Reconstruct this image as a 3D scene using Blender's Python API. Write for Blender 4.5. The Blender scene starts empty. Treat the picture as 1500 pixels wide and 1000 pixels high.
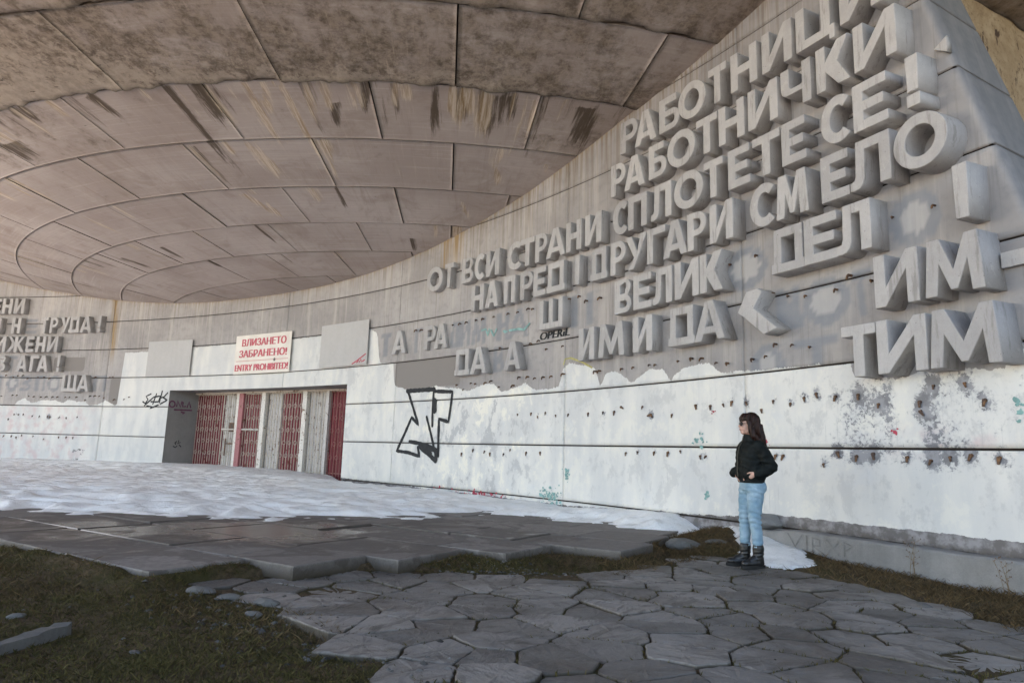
import bpy, bmesh, math, random
import numpy as np
from mathutils import Vector, Matrix, geometry
random.seed(7); rng = np.random.default_rng(7)
R = math.radians
sc = bpy.context.scene
COL = sc.collection
CH = 1.12                                   # camera height above the paving the person stands on

# ---------------------------------------------------------------- camera, sky, sun, exposure
cam_d = bpy.data.cameras.new('camera'); cam = bpy.data.objects.new('camera', cam_d); COL.objects.link(cam)
cam_d.sensor_width = 36; cam_d.lens = 24; cam_d.clip_start = .05; cam_d.clip_end = 3000
P_, r_ = R(9.3128), R(1.772)
Rr = Vector((1, 0, 0)); Uu = Vector((0, -math.sin(P_), math.cos(P_))); Ff = Vector((0, math.cos(P_), math.sin(P_)))
cr = math.cos(r_) * Rr + math.sin(r_) * Uu; cu = -math.sin(r_) * Rr + math.cos(r_) * Uu
M = Matrix((cr, cu, -Ff)).transposed().to_4x4(); M.translation = (0, 0, CH)
cam.matrix_world = M
sc.camera = cam

SUN_EL, SUN_AZ = R(30), R(-60)               # azimuth measured from +Y (straight ahead) towards +X: low on the left, behind the building
sdir = Vector((math.sin(SUN_AZ) * math.cos(SUN_EL), math.cos(SUN_AZ) * math.cos(SUN_EL), math.sin(SUN_EL)))
w = bpy.data.worlds.new('World'); sc.world = w; w.use_nodes = True
nt = w.node_tree; bg = nt.nodes['Background']
sky = nt.nodes.new('ShaderNodeTexSky'); sky.sky_type = 'NISHITA'; sky.sun_disc = False
sky.sun_elevation = SUN_EL; sky.sun_rotation = SUN_AZ; sky.altitude = 1400; sky.dust_density = 1.6
nt.links.new(sky.outputs[0], bg.inputs[0]); bg.inputs[1].default_value = .15
sd = bpy.data.lights.new('sun', 'SUN'); sd.energy = 5; sd.angle = R(.5); sd.color = (1, .92, .82)
so = bpy.data.objects.new('sun', sd); COL.objects.link(so)
so.rotation_euler = (-sdir).to_track_quat('-Z', 'Y').to_euler()
sc.view_settings.view_transform = 'Standard'; sc.view_settings.look = 'None'
sc.view_settings.gamma = 1; sc.view_settings.exposure = 2.46
sc.view_settings.use_white_balance = True; sc.view_settings.white_balance_temperature = 7700; sc.view_settings.white_balance_tint = 12
sc.render.engine = 'CYCLES'
sc.cycles.max_bounces = 8; sc.cycles.diffuse_bounces = 5

# ---------------------------------------------------------------- helpers
def tag(o, label=None, cat=None, group=None, kind=None):
    if label: o['label'] = label
    if cat: o['category'] = cat
    if group: o['group'] = group
    if kind: o['kind'] = kind
    return o
def empty(name, loc=(0, 0, 0), rz=0):
    o = bpy.data.objects.new(name, None); COL.objects.link(o); o.location = loc; o.rotation_euler = (0, 0, rz); return o
def link(name, me, mat=None, parent=None, smooth=False):
    o = bpy.data.objects.new(name, me); COL.objects.link(o)
    if mat is not None: me.materials.append(mat)
    if parent is not None: o.parent = parent
    if smooth: me.polygons.foreach_set('use_smooth', [True] * len(me.polygons))
    return o
def mesh(name, V, F):
    me = bpy.data.meshes.new(name); me.from_pydata([tuple(map(float, v)) for v in V], [], [tuple(map(int, f)) for f in F]); me.update(); return me
def np_mesh(name, V, Q):
    """fast quad mesh"""
    me = bpy.data.meshes.new(name); V = np.asarray(V, np.float32); Q = np.asarray(Q, np.int32); n = len(Q); k = Q.shape[1]
    me.vertices.add(len(V)); me.vertices.foreach_set('co', V.ravel())
    me.loops.add(n * k); me.loops.foreach_set('vertex_index', Q.ravel())
    me.polygons.add(n); me.polygons.foreach_set('loop_start', np.arange(n, dtype=np.int32) * k)
    me.polygons.foreach_set('loop_total', np.full(n, k, np.int32)); me.update(calc_edges=True); me.validate(); return me
def fattr(me, name, vals):
    a = me.attributes.new(name, 'FLOAT', 'POINT'); a.data.foreach_set('value', np.asarray(vals, np.float32))
def vattr(me, name, vals):
    a = me.attributes.new(name, 'FLOAT_VECTOR', 'POINT'); a.data.foreach_set('vector', np.asarray(vals, np.float32).ravel())
class MB:
    def __init__(s): s.V = []; s.F = []
    def add(s, V, F):
        b = len(s.V); s.V += [tuple(v) for v in V]; s.F += [tuple(i + b for i in f) for f in F]
    def box(s, x0, y0, z0, x1, y1, z1, M=None):
        V = [Vector(p) for p in ((x0, y0, z0), (x1, y0, z0), (x1, y1, z0), (x0, y1, z0), (x0, y0, z1), (x1, y0, z1), (x1, y1, z1), (x0, y1, z1))]
        if M is not None: V = [M @ v for v in V]
        s.add(V, [(3, 2, 1, 0), (4, 5, 6, 7), (0, 1, 5, 4), (1, 2, 6, 5), (2, 3, 7, 6), (3, 0, 4, 7)])
    def tube(s, pts, rad, n=6, M=None, caps=True):
        pts = [Vector(p) for p in pts]
        if M is not None: pts = [M @ p for p in pts]
        rr = rad if isinstance(rad, (list, tuple)) else [rad] * len(pts)
        b = len(s.V); up = None
        for i, p in enumerate(pts):
            t = (pts[min(i + 1, len(pts) - 1)] - pts[max(i - 1, 0)])
            t = t.normalized() if t.length > 1e-9 else Vector((0, 0, 1))
            if up is None or abs(up.dot(t)) > .95: up = t.orthogonal()
            a = (up - t * up.dot(t)).normalized(); c = t.cross(a); up = a
            for k in range(n):
                q = 2 * math.pi * k / n; s.V.append(tuple(p + (a * math.cos(q) + c * math.sin(q)) * rr[i]))
        for i in range(len(pts) - 1):
            for k in range(n):
                k2 = (k + 1) % n; s.F.append((b + i * n + k, b + i * n + k2, b + (i + 1) * n + k2, b + (i + 1) * n + k))
        if caps:
            s.F.append(tuple(b + k for k in reversed(range(n)))); s.F.append(tuple(b + (len(pts) - 1) * n + k for k in range(n)))
    def build(s, name, mat, parent=None, smooth=False):
        return link(name, mesh(name, s.V, s.F), mat, parent, smooth)

class NT:
    """small node-tree writer"""
    def __init__(s, name, rough=.9, spec=.25):
        m = bpy.data.materials.new(name); m.use_nodes = True; s.m = m; s.t = m.node_tree; s.n = s.t.nodes
        s.b = s.n['Principled BSDF']; s.b.inputs['Roughness'].default_value = rough; s.b.inputs['Specular IOR Level'].default_value = spec
    def node(s, ty, **kw):
        n = s.n.new(ty)
        for k, v in kw.items(): setattr(n, k, v)
        return n
    def set(s, sock, v):
        if isinstance(v, bpy.types.NodeSocket): s.t.links.new(v, sock)
        elif v is not None:
            if sock.type == 'RGBA' and not hasattr(v, '__len__'): v = (v, v, v, 1)
            elif sock.type == 'RGBA' and len(v) == 3: v = (*v, 1)
            sock.default_value = v
    def attr(s, name, out='Fac'): return s.node('ShaderNodeAttribute', attribute_name=name).outputs[out]
    def pos(s): return s.node('ShaderNodeNewGeometry').outputs['Position']
    def obj(s): return s.node('ShaderNodeTexCoord').outputs['Object']
    def mp(s, vec, scale=(1, 1, 1), rot=(0, 0, 0), loc=(0, 0, 0)):
        n = s.node('ShaderNodeMapping'); s.set(n.inputs['Vector'], vec); n.inputs['Scale'].default_value = scale; n.inputs['Rotation'].default_value = rot; n.inputs['Location'].default_value = loc; return n.outputs[0]
    def noise(s, vec, scale, detail=4, rough=.55, dist=0):
        n = s.node('ShaderNodeTexNoise'); s.set(n.inputs['Vector'], vec); n.inputs['Scale'].default_value = scale; n.inputs['Detail'].default_value = detail; n.inputs['Roughness'].default_value = rough; n.inputs['Distortion'].default_value = dist; return n.outputs[0]
    def vor(s, vec, scale, feature='F1', out='Distance'):
        n = s.node('ShaderNodeTexVoronoi', feature=feature); s.set(n.inputs['Vector'], vec); n.inputs['Scale'].default_value = scale; return n.outputs[out]
    def math(s, op, a, b=None, c=None):
        n = s.node('ShaderNodeMath', operation=op); s.set(n.inputs[0], a); s.set(n.inputs[1], b); s.set(n.inputs[2], c); return n.outputs[0]
    def ss(s, v, lo, hi, t0=0., t1=1.):
        n = s.node('ShaderNodeMapRange', interpolation_type='SMOOTHSTEP'); s.set(n.inputs[0], v); s.set(n.inputs[1], lo); s.set(n.inputs[2], hi); n.inputs[3].default_value = t0; n.inputs[4].default_value = t1; return n.outputs[0]
    def mix(s, f, a, b, mode='MIX'):
        n = s.node('ShaderNodeMix', data_type='RGBA', blend_type=mode); s.set(n.inputs[0], f); s.set(n.inputs[6], a); s.set(n.inputs[7], b); return n.outputs[2]
    def color(s, v): s.set(s.b.inputs['Base Color'], v)
    def bump(s, h, strength=.3, dist=.01):
        n = s.node('ShaderNodeBump'); n.inputs['Strength'].default_value = strength; n.inputs['Distance'].default_value = dist; s.set(n.inputs['Height'], h); s.t.links.new(n.outputs[0], s.b.inputs['Normal'])

def sstep(x, a, b):
    t = np.clip((x - a) / (b - a), 0, 1); return t * t * (3 - 2 * t)
def vnoise(x, y, seed=0):
    """value noise, numpy"""
    def hsh(i, j):
        n = np.sin(i * 127.1 + j * 311.7 + seed * 74.7) * 43758.5453; return n - np.floor(n)
    i, j = np.floor(x), np.floor(y); fx, fy = x - i, y - j; fx = fx * fx * (3 - 2 * fx); fy = fy * fy * (3 - 2 * fy)
    return (hsh(i, j) * (1 - fx) + hsh(i + 1, j) * fx) * (1 - fy) + (hsh(i, j + 1) * (1 - fx) + hsh(i + 1, j + 1) * fx) * fy
def fbm(x, y, seed=0, o=4):
    v = 0; a = .5
    for k in range(o): v = v + a * vnoise(x * 2 ** k, y * 2 ** k, seed + k); a *= .5
    return v
def inpoly(x, y, poly):
    c = np.zeros(np.shape(x), bool); n = len(poly)
    for i in range(n):
        x0, y0 = poly[i]; x1, y1 = poly[i - 1]
        k = ((y0 > y) != (y1 > y)) & (x < (x1 - x0) * (y - y0) / (y1 - y0 + 1e-12) + x0); c ^= k
    return c
def polydist(x, y, poly, closed=True):
    d = np.full(np.shape(x), 1e9); n = len(poly)
    for i in range(n if closed else n - 1):
        x0, y0 = poly[i]; x1, y1 = poly[(i + 1) % n]; dx, dy = x1 - x0, y1 - y0
        t = np.clip(((x - x0) * dx + (y - y0) * dy) / (dx * dx + dy * dy + 1e-12), 0, 1)
        d = np.minimum(d, np.hypot(x - x0 - t * dx, y - y0 - t * dy))
    return d

# ---------------------------------------------------------------- plan of the place (metres; heights h are above the camera, z = h + CH)
WC = np.array([-24.228, -5.967]); RW = 31.453          # concave wall: one cylinder
AX = np.array([-2.72, 28.87])                          # axis of the saucer
SR = np.array([0, 8, 10, 10.73, 12.3, 13.7, 15.2, 16.75, 18.2, 20.05, 22, 24, 26, 30]); SH = np.array([4.2, 4.52, 4.64, 4.70, 4.92, 5.17, 5.45, 5.78, 6.10, 6.44, 6.82, 7.2, 7.6, 8.5])
def soff_h(X, Y): return np.interp(np.hypot(np.asarray(X) - AX[0], np.asarray(Y) - AX[1]), SR, SH)
def wp(s, h, off=0.):
    a = -s / RW; r = RW - off; return Vector((WC[0] + r * math.cos(a), WC[1] + r * math.sin(a), h + CH))
def wframe(s, h, off=0.):
    a = -s / RW; M = Matrix(((math.sin(a), 0, -math.cos(a)), (-math.cos(a), 0, -math.sin(a)), (0, 1, 0))).to_4x4(); M.translation = wp(s, h, off); return M
JD = .179                                              # panel joints at h = JD + k
PL = np.array([-11.32, 22.71]); PR = np.array([-4.42, 18.47]); DU = np.array([.852, -.52354]); DV = np.array([.52354, .852]); DLEN = 8.0986
S_L, S_R, H_LINT = -36.10, -27.99, 1.72


# measured positions on the wall (s along the wall, h height) and on the soffit (angle, radius)
DATA = {
 'L': [[1, 'РАБОТНИЦИ', 0, 'Р', -18.41, -17.98, 0.23], [1, 'РАБОТНИЦИ', 1, 'А', -18.05, -17.53, 0.23], [1, 'РАБОТНИЦИ', 2, 'Б', -17.45, -16.99, 0.24], [1, 'РАБОТНИЦИ', 3, 'О', -17.01, -16.43, 0.25], [1, 'РАБОТНИЦИ', 4, 'Т', -16.36, -16.01, 0.26], [1, 'РАБОТНИЦИ', 5, 'Н', -15.91, -15.43, 0.27], [1, 'РАБОТНИЦИ', 6, 'И', -15.33, -14.83, 0.28], [1, 'РАБОТНИЦИ', 7, 'Ц', -14.75, -14.18, 0.29], [1, 'РАБОТНИЦИ', 8, 'И', -14.08, -13.53, 0.31], [2, 'РАБОТНИЧКИ', 0, 'Р', -18.66, -18.29, 0.22], [2, 'РАБОТНИЧКИ', 1, 'А', -18.31, -17.81, 0.23], [2, 'РАБОТНИЧКИ', 2, 'Б', -17.7, -17.29, 0.24], [2, 'РАБОТНИЧКИ', 3, 'О', -17.26, -16.66, 0.25], [2, 'РАБОТНИЧКИ', 4, 'Т', -16.62, -16.2, 0.26], [2, 'РАБОТНИЧКИ', 5, 'Н', -16.17, -15.69, 0.26], [2, 'РАБОТНИЧКИ', 6, 'И', -15.61, -15.1, 0.27], [2, 'РАБОТНИЧКИ', 7, 'Ч', -15.03, -14.56, 0.28], [2, 'РАБОТНИЧКИ', 8, 'К', -14.46, -13.99, 0.3], [2, 'РАБОТНИЧКИ', 9, 'И', -13.92, -13.38, 0.31], [2, ',', 0, ',', -13.14, -12.99, 0.32], [3, 'ОТ', 0, 'О', -24.7, -24.1, 0.18], [3, 'ОТ', 1, 'Т', -24.01, -23.68, 0.19], [3, 'ВСИ', 0, 'В', -23.37, -22.95, 0.19], [3, 'ВСИ', 1, 'С', -22.9, -22.53, 0.19], [3, 'ВСИ', 2, 'И', -22.48, -22.03, 0.2], [3, 'СТРАНИ', 0, 'С', -21.75, -21.26, 0.2], [3, 'СТРАНИ', 1, 'Т', -21.32, -20.88, 0.2], [3, 'СТРАНИ', 2, 'Р', -20.85, -20.48, 0.2], [3, 'СТРАНИ', 3, 'А', -20.5, -19.93, 0.21], [3, 'СТРАНИ', 4, 'Н', -19.9, -19.47, 0.21], [3, 'СТРАНИ', 5, 'И', -19.35, -18.91, 0.22], [3, 'СПЛОТЕТЕ', 0, 'С', -18.61, -18.21, 0.22], [3, 'СПЛОТЕТЕ', 1, 'П', -18.21, -17.76, 0.23], [3, 'СПЛОТЕТЕ', 2, 'Л', -17.65, -17.19, 0.24], [3, 'СПЛОТЕТЕ', 3, 'О', -17.12, -16.51, 0.25], [3, 'СПЛОТЕТЕ', 4, 'Т', -16.48, -16.11, 0.26], [3, 'СПЛОТЕТЕ', 5, 'Е', -16.0, -15.6, 0.27], [3, 'СПЛОТЕТЕ', 6, 'Т', -15.55, -15.09, 0.27], [3, 'СПЛОТЕТЕ', 7, 'Е', -15.05, -14.67, 0.28], [3, 'СЕ!', 0, 'С', -14.43, -14.0, 0.3], [3, 'СЕ!', 1, 'Е', -13.97, -13.53, 0.31], [3, 'СЕ!', 2, '!', -13.3, -13.15, 0.32], [4, 'НАПРЕД!', 0, 'Н', -22.98, -22.54, 0.19], [4, 'НАПРЕД!', 1, 'А', -22.47, -22.02, 0.2], [4, 'НАПРЕД!', 2, 'П', -21.83, -21.47, 0.2], [4, 'НАПРЕД!', 3, 'Р', -21.3, -20.9, 0.2], [4, 'НАПРЕД!', 4, 'Е', -20.88, -20.5, 0.2], [4, 'НАПРЕД!', 5, 'Д', -20.46, -19.93, 0.21], [4, 'НАПРЕД!', 6, '!', -19.63, -19.5, 0.21], [4, 'ДРУГАРИ', 0, 'Д', -19.19, -18.75, 0.22], [4, 'ДРУГАРИ', 1, 'Р', -18.66, -18.28, 0.22], [4, 'ДРУГАРИ', 2, 'У', -18.27, -17.76, 0.23], [4, 'ДРУГАРИ', 3, 'Г', -17.74, -17.33, 0.24], [4, 'ДРУГАРИ', 4, 'А', -17.37, -16.85, 0.25], [4, 'ДРУГАРИ', 5, 'Р', -16.84, -16.46, 0.25], [4, 'ДРУГАРИ', 6, 'И', -16.38, -15.94, 0.26], [4, 'СМЕЛО', 0, 'С', -15.62, -15.18, 0.27], [4, 'СМЕЛО', 1, 'М', -15.17, -14.67, 0.28], [4, 'СМЕЛО', 2, 'Е', -14.46, -14.07, 0.3], [4, 'СМЕЛО', 3, 'Л', -14.05, -13.54, 0.31], [4, 'СМЕЛО', 4, 'О', -13.49, -12.89, 0.32], [5, 'ТА', 0, 'А', -26.08, -25.53, 0.1], [5, 'ГРАДИМ', 0, 'Р', -24.8, -24.36, 0.1], [5, 'ГРАДИМ', 1, 'А', -24.41, -23.92, 0.1], [5, 'НАШ', 0, 'Ш', -20.66, -19.97, 0.21], [5, 'ВЕЛИК', 0, 'В', -18.55, -18.14, 0.22], [5, 'ВЕЛИК', 1, 'Е', -18.08, -17.65, 0.23], [5, 'ВЕЛИК', 2, 'Л', -17.62, -17.19, 0.24], [5, 'ВЕЛИК', 3, 'И', -17.12, -16.62, 0.25], [5, 'ВЕЛИК', 4, 'К', -16.59, -16.15, 0.26], [5, 'ДЕЛО!', 0, 'Д', -15.27, -14.76, 0.28], [5, 'ДЕЛО!', 1, 'Е', -14.75, -14.27, 0.29], [5, 'ДЕЛО!', 2, 'Л', -14.27, -13.83, 0.3], [5, 'ДЕЛО!', 3, '!', -12.88, -12.73, 0.32], [6, 'ДА', 0, 'Д', -23.48, -22.96, 0.19], [6, 'ДА', 1, 'А', -22.92, -22.36, 0.19], [6, 'ТА', 0, 'А', -21.76, -21.23, 0.2], [6, 'ИМ', 0, 'И', -19.5, -19.08, 0.21], [6, 'ИМ', 1, 'М', -18.96, -18.31, 0.22], [6, 'И', 0, 'И', -18.09, -17.64, 0.23], [6, 'ДА', 0, 'Д', -17.26, -16.72, 0.25], [6, 'ДА', 1, 'А', -16.71, -16.13, 0.26], [6, 'К', 0, '<', -15.88, -15.23, 0.27], [6, 'ИМ', 0, 'И', -13.82, -13.31, 0.31], [6, 'ИМ', 1, 'М', -13.24, -12.64, 0.32], [7, 'ТИМ', 0, 'Т', -14.28, -13.85, 0.3], [7, 'ТИМ', 1, 'И', -13.83, -13.27, 0.31], [7, 'ТИМ', 2, 'М', -13.23, -12.54, 0.33], [2, 'СЕНИ', 0, 'Е', -44.45, -44.04, 0.22], [2, 'СЕНИ', 1, 'Н', -44.0, -43.57, 0.22], [2, 'СЕНИ', 2, 'И', -43.48, -43.03, 0.22], [3, 'И', 0, 'И', -44.44, -43.94, 0.22], [3, 'Н', 0, 'Н', -43.47, -43.08, 0.22], [3, 'ТРУДА!', 0, 'Т', -42.18, -41.87, 0.22], [3, 'ТРУДА!', 1, 'Р', -41.78, -41.43, 0.21], [3, 'ТРУДА!', 2, 'У', -41.32, -40.89, 0.21], [3, 'ТРУДА!', 3, 'Д', -40.92, -40.45, 0.21], [3, 'ТРУДА!', 4, 'А', -40.4, -39.89, 0.21], [3, 'ТРУДА!', 5, '!', -39.61, -39.46, 0.21], [4, 'ИЖЕНИ', 0, 'И', -44.11, -43.61, 0.22], [4, 'ИЖЕНИ', 1, 'Ж', -43.54, -42.78, 0.22], [4, 'ИЖЕНИ', 2, 'Е', -42.72, -42.37, 0.22], [4, 'ИЖЕНИ', 3, 'Н', -42.28, -41.86, 0.22], [4, 'ИЖЕНИ', 4, 'И', -41.78, -41.32, 0.21], [5, 'З', 0, 'З', -43.84, -43.49, 0.22], [5, 'АГА!', 0, 'А', -43.01, -42.53, 0.22], [5, 'АГА!', 1, 'Г', -42.42, -42.05, 0.22], [5, 'АГА!', 2, 'А', -42.1, -41.61, 0.22], [5, 'АГА!', 3, '!', -41.23, -41.11, 0.21], [6, 'ЩА', 0, 'Щ', -40.89, -40.2, 0.21], [6, 'ЩА', 1, 'А', -40.19, -39.66, 0.21]],
 'G': [[5, 'Т', -26.69, -26.24], [5, 'Г', -25.31, -24.98], [5, 'Д', -23.92, -23.59], [5, 'И', -23.59, -23.17], [5, 'М', -23.12, -22.64], [5, 'Н', -22.27, -21.88], [5, 'А', -21.88, -21.22], [5, '|', -19.93, -19.74], [5, '|', -19.55, -19.36], [5, 'О', -16.34, -15.58], [5, 'О', -13.82, -13.21], [6, 'В', -22.32, -22.0], [6, 'М', -15.47, -15.05], [6, 'О', -15.05, -14.36], [6, 'Т', -14.34, -14.09], [7, 'О', -15.91, -15.35], [7, 'Т', -15.19, -14.55], [6, '|', -43.98, -43.74], [6, 'О', -43.54, -43.03], [6, 'З', -42.94, -42.5], [6, 'П', -42.29, -41.86], [6, 'О', -41.74, -41.19], [6, 'П', -39.68, -39.12], [5, 'Т', -43.66, -43.25], [3, 'Е', -43.13, -42.56]],
 'B': [[-25.22, 2.93], [-25.0, 2.92], [-23.82, 2.91], [-23.55, 2.91], [-23.31, 2.91], [-22.97, 2.92], [-22.73, 2.92], [-22.36, 2.92], [-23.58, 1.5], [-23.07, 1.51], [-22.92, 1.49], [-23.34, 1.38], [-22.56, 1.49], [-22.37, 1.52], [-22.11, 1.38], [-21.63, 1.38], [-21.45, 1.54], [-21.18, 1.53], [-20.97, 1.49], [-20.7, 1.49], [-20.47, 1.49], [-20.12, 1.51], [-22.11, 2.21], [-21.12, 2.2], [-20.87, 2.23], [-20.64, 2.04], [-20.16, 2.05], [-19.24, 1.49], [-19.13, 1.49], [-21.87, 2.92], [-21.56, 2.91], [-21.21, 2.93], [-21.08, 2.91], [-19.98, 2.93], [-19.7, 2.94], [-19.5, 2.82], [-19.71, 3.19], [-19.12, 2.81], [-18.57, 1.48], [-18.3, 1.48], [-17.92, 1.49], [-17.79, 1.48], [-17.29, 1.49], [-17.0, 1.5], [-16.79, 1.48], [-16.52, 1.39], [-16.31, 1.36], [-15.86, 1.37], [-15.64, 1.39], [-15.47, 1.53], [-15.21, 1.49], [-14.95, 1.43], [-15.48, 2.22], [-15.25, 2.14], [-14.98, 2.09], [-14.53, 2.08], [-14.33, 2.21], [-14.06, 2.09], [-15.75, 2.81], [-16.22, 2.79], [-13.76, 2.76], [-13.28, 2.74], [-12.89, 2.48], [-43.66, 1.5], [-43.58, 2.26], [-43.18, 1.54], [-43.0, 1.54], [-43.07, 2.25], [-42.84, 2.26], [-43.27, 2.2], [-42.63, 2.15], [-42.48, 1.51], [-42.24, 1.5], [-42.19, 2.2], [-41.93, 1.49], [-41.91, 2.2], [-41.68, 1.5], [-41.66, 2.15], [-41.41, 1.5], [-41.2, 1.5], [-40.85, 1.49], [-40.66, 1.49], [-40.34, 1.5], [-39.93, 1.4], [-39.72, 1.54], [-39.5, 1.55], [-39.31, 1.54], [-39.09, 1.48], [-38.6, 1.42], [-38.16, 1.43], [-37.94, 1.51], [-39.59, 2.2], [-38.94, 2.19], [-38.8, 2.21]],
 'H': [[-14.62, 0.79], [-14.32, 0.79], [-13.59, 0.67], [-13.43, 0.83], [-13.11, 0.83], [-12.93, 0.65], [-13.59, 0.57], [-14.07, 0.67], [-14.63, 0.13], [-14.38, 0.09], [-14.17, 0.12], [-13.77, 0.09], [-13.51, 0.06], [-13.31, 0.1], [-13.1, 0.12], [-12.84, 0.1], [-14.83, -0.01], [-18.6, 0.83], [-18.09, 0.82], [-17.91, 0.68], [-17.44, 0.67], [-16.95, 0.79], [-16.66, 0.77], [-16.42, 0.78], [-16.26, 0.81], [-16.01, 0.79], [-15.75, 0.68], [-15.55, 0.79], [-15.28, 0.74], [-15.07, 0.8], [-14.89, 0.84], [-18.48, 0.07], [-18.2, 0.09], [-17.83, 0.09], [-17.53, 0.09], [-17.27, 0.12], [-16.87, 0.05], [-16.76, 0.05], [-15.54, 0.08], [-15.42, 0.08], [-23.32, -0.03], [-22.92, 0.06], [-22.53, 0.03], [-22.35, -0.01], [-21.9, -0.01], [-21.69, 0.08], [-21.19, 0.03], [-20.77, 0.04], [-21.49, 0.79], [-21.07, 0.8], [-20.87, 0.73], [-20.64, 0.8], [-20.34, 0.74], [-19.98, 0.75], [-19.44, 0.75], [-19.05, 0.76], [-18.77, 0.76], [-17.9, 0.68], [-43.24, 0.68], [-43.02, 0.85], [-42.83, 0.85], [-42.62, 0.86], [-42.22, 0.81], [-41.9, 0.8], [-41.54, 0.81], [-41.44, 0.79], [-41.02, 0.77], [-40.71, 0.77], [-40.22, 0.8], [-43.32, 0.08], [-43.0, 0.08], [-42.79, 0.04], [-42.56, 0.12], [-42.05, 0.1], [-41.57, 0.01], [-40.93, 0.09], [-40.59, 0.1], [-40.29, 0.09]],
 'WL': [[-45.4, 1.11], [-43.68, 1.15], [-43.04, 1.16], [-42.98, 1.31], [-42.67, 1.44], [-42.37, 1.27], [-41.88, 1.37], [-41.28, 1.38], [-40.95, 1.28], [-40.73, 1.41], [-40.35, 1.34], [-39.92, 1.34], [-39.77, 1.2], [-39.37, 1.25], [-39.02, 1.39], [-38.58, 1.21], [-38.47, 1.3], [-38.71, 1.77], [-38.78, 2.18], [-38.79, 3.04], [-37.24, 3.06], [-35.26, 3.13], [-34.68, 3.15], [-33.24, 3.17], [-30.54, 3.14], [-30.08, 3.15], [-29.62, 3.15], [-29.25, 3.16], [-27.14, 3.17], [-26.84, 3.0], [-26.68, 2.22], [-26.08, 2.17], [-26.03, 1.61], [-25.36, 1.42], [-24.34, 1.51], [-23.53, 1.41], [-23.16, 1.35], [-22.57, 1.48], [-22.29, 1.44], [-22.01, 1.25], [-21.27, 1.41], [-20.95, 1.24], [-20.26, 1.28], [-20.17, 1.61], [-19.98, 1.71], [-19.29, 1.57], [-19.14, 1.21], [-19.0, 1.44], [-18.74, 1.46], [-18.34, 1.23], [-17.96, 1.41], [-17.62, 1.4], [-17.47, 1.19], [-17.39, 1.27], [-17.15, 1.38], [-16.66, 1.41], [-16.48, 1.24], [-16.01, 1.22], [-14.38, 1.18], [-14.37, 1.02], [-13.79, 0.93], [-13.55, 1.0], [-12.74, 0.94], [-12.63, 1.11], [-12.54, 1.09]],
 'graf': [[[-25.47, 1.44], [-24.94, 1.44], [-24.43, 1.44]], [[-25.43, 1.42], [-25.19, 1.0], [-24.97, 0.61], [-25.24, 0.79], [-25.5, 0.37], [-25.76, -0.02], [-25.3, -0.05], [-24.87, -0.13], [-24.94, 0.08]], [[-25.27, 0.21], [-24.95, 0.18], [-24.55, 0.12]], [[-24.66, 0.79], [-24.45, 0.35], [-24.22, -0.17]], [[-24.44, 1.43], [-24.45, 0.99], [-24.43, 0.58]], [[-24.39, 1.39], [-23.74, 1.35], [-23.78, 1.02], [-23.84, 0.67], [-24.19, 0.74], [-24.18, 0.3], [-24.16, -0.1]], [[-24.39, 1.16], [-24.37, 0.94]], [[-24.87, 0.1], [-24.5, -0.08], [-24.24, -0.22]], [[-24.83, 0.15], [-24.23, 0.02], [-24.24, -0.2]], [[-24.75, 0.11], [-24.42, -0.06]]],
 'spfs': [[[-36.96, 1.61], [-37.18, 1.53], [-37.07, 1.42], [-37.18, 1.29], [-37.3, 1.35]], [[-37.2, 1.22], [-36.85, 1.48], [-36.73, 1.53], [-36.79, 1.35], [-36.92, 1.35]], [[-36.7, 1.61], [-36.82, 1.27]], [[-36.75, 1.51], [-36.51, 1.54], [-36.57, 1.35], [-36.74, 1.34]], [[-36.44, 1.7], [-36.52, 1.32]], [[-36.45, 1.48], [-36.31, 1.51]], [[-36.18, 1.64], [-36.36, 1.48], [-36.16, 1.4], [-36.47, 1.27]], [[-37.08, 1.21], [-36.81, 1.17], [-36.93, 1.12], [-36.55, 1.24]]],
 'green': [[[-22.78, 2.66], [-22.64, 2.68], [-22.56, 2.52], [-22.52, 2.66]], [[-22.03, 2.56], [-21.9, 2.55], [-21.98, 2.53]], [[-21.83, 2.55], [-21.54, 2.55], [-21.36, 2.51], [-21.19, 2.62]], [[-22.45, 2.63], [-22.35, 2.49], [-22.27, 2.63]]],
 'yel': [[[-20.14, 1.7], [-20.1, 1.79], [-19.95, 1.8], [-19.64, 1.7], [-19.36, 1.57]]],
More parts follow.
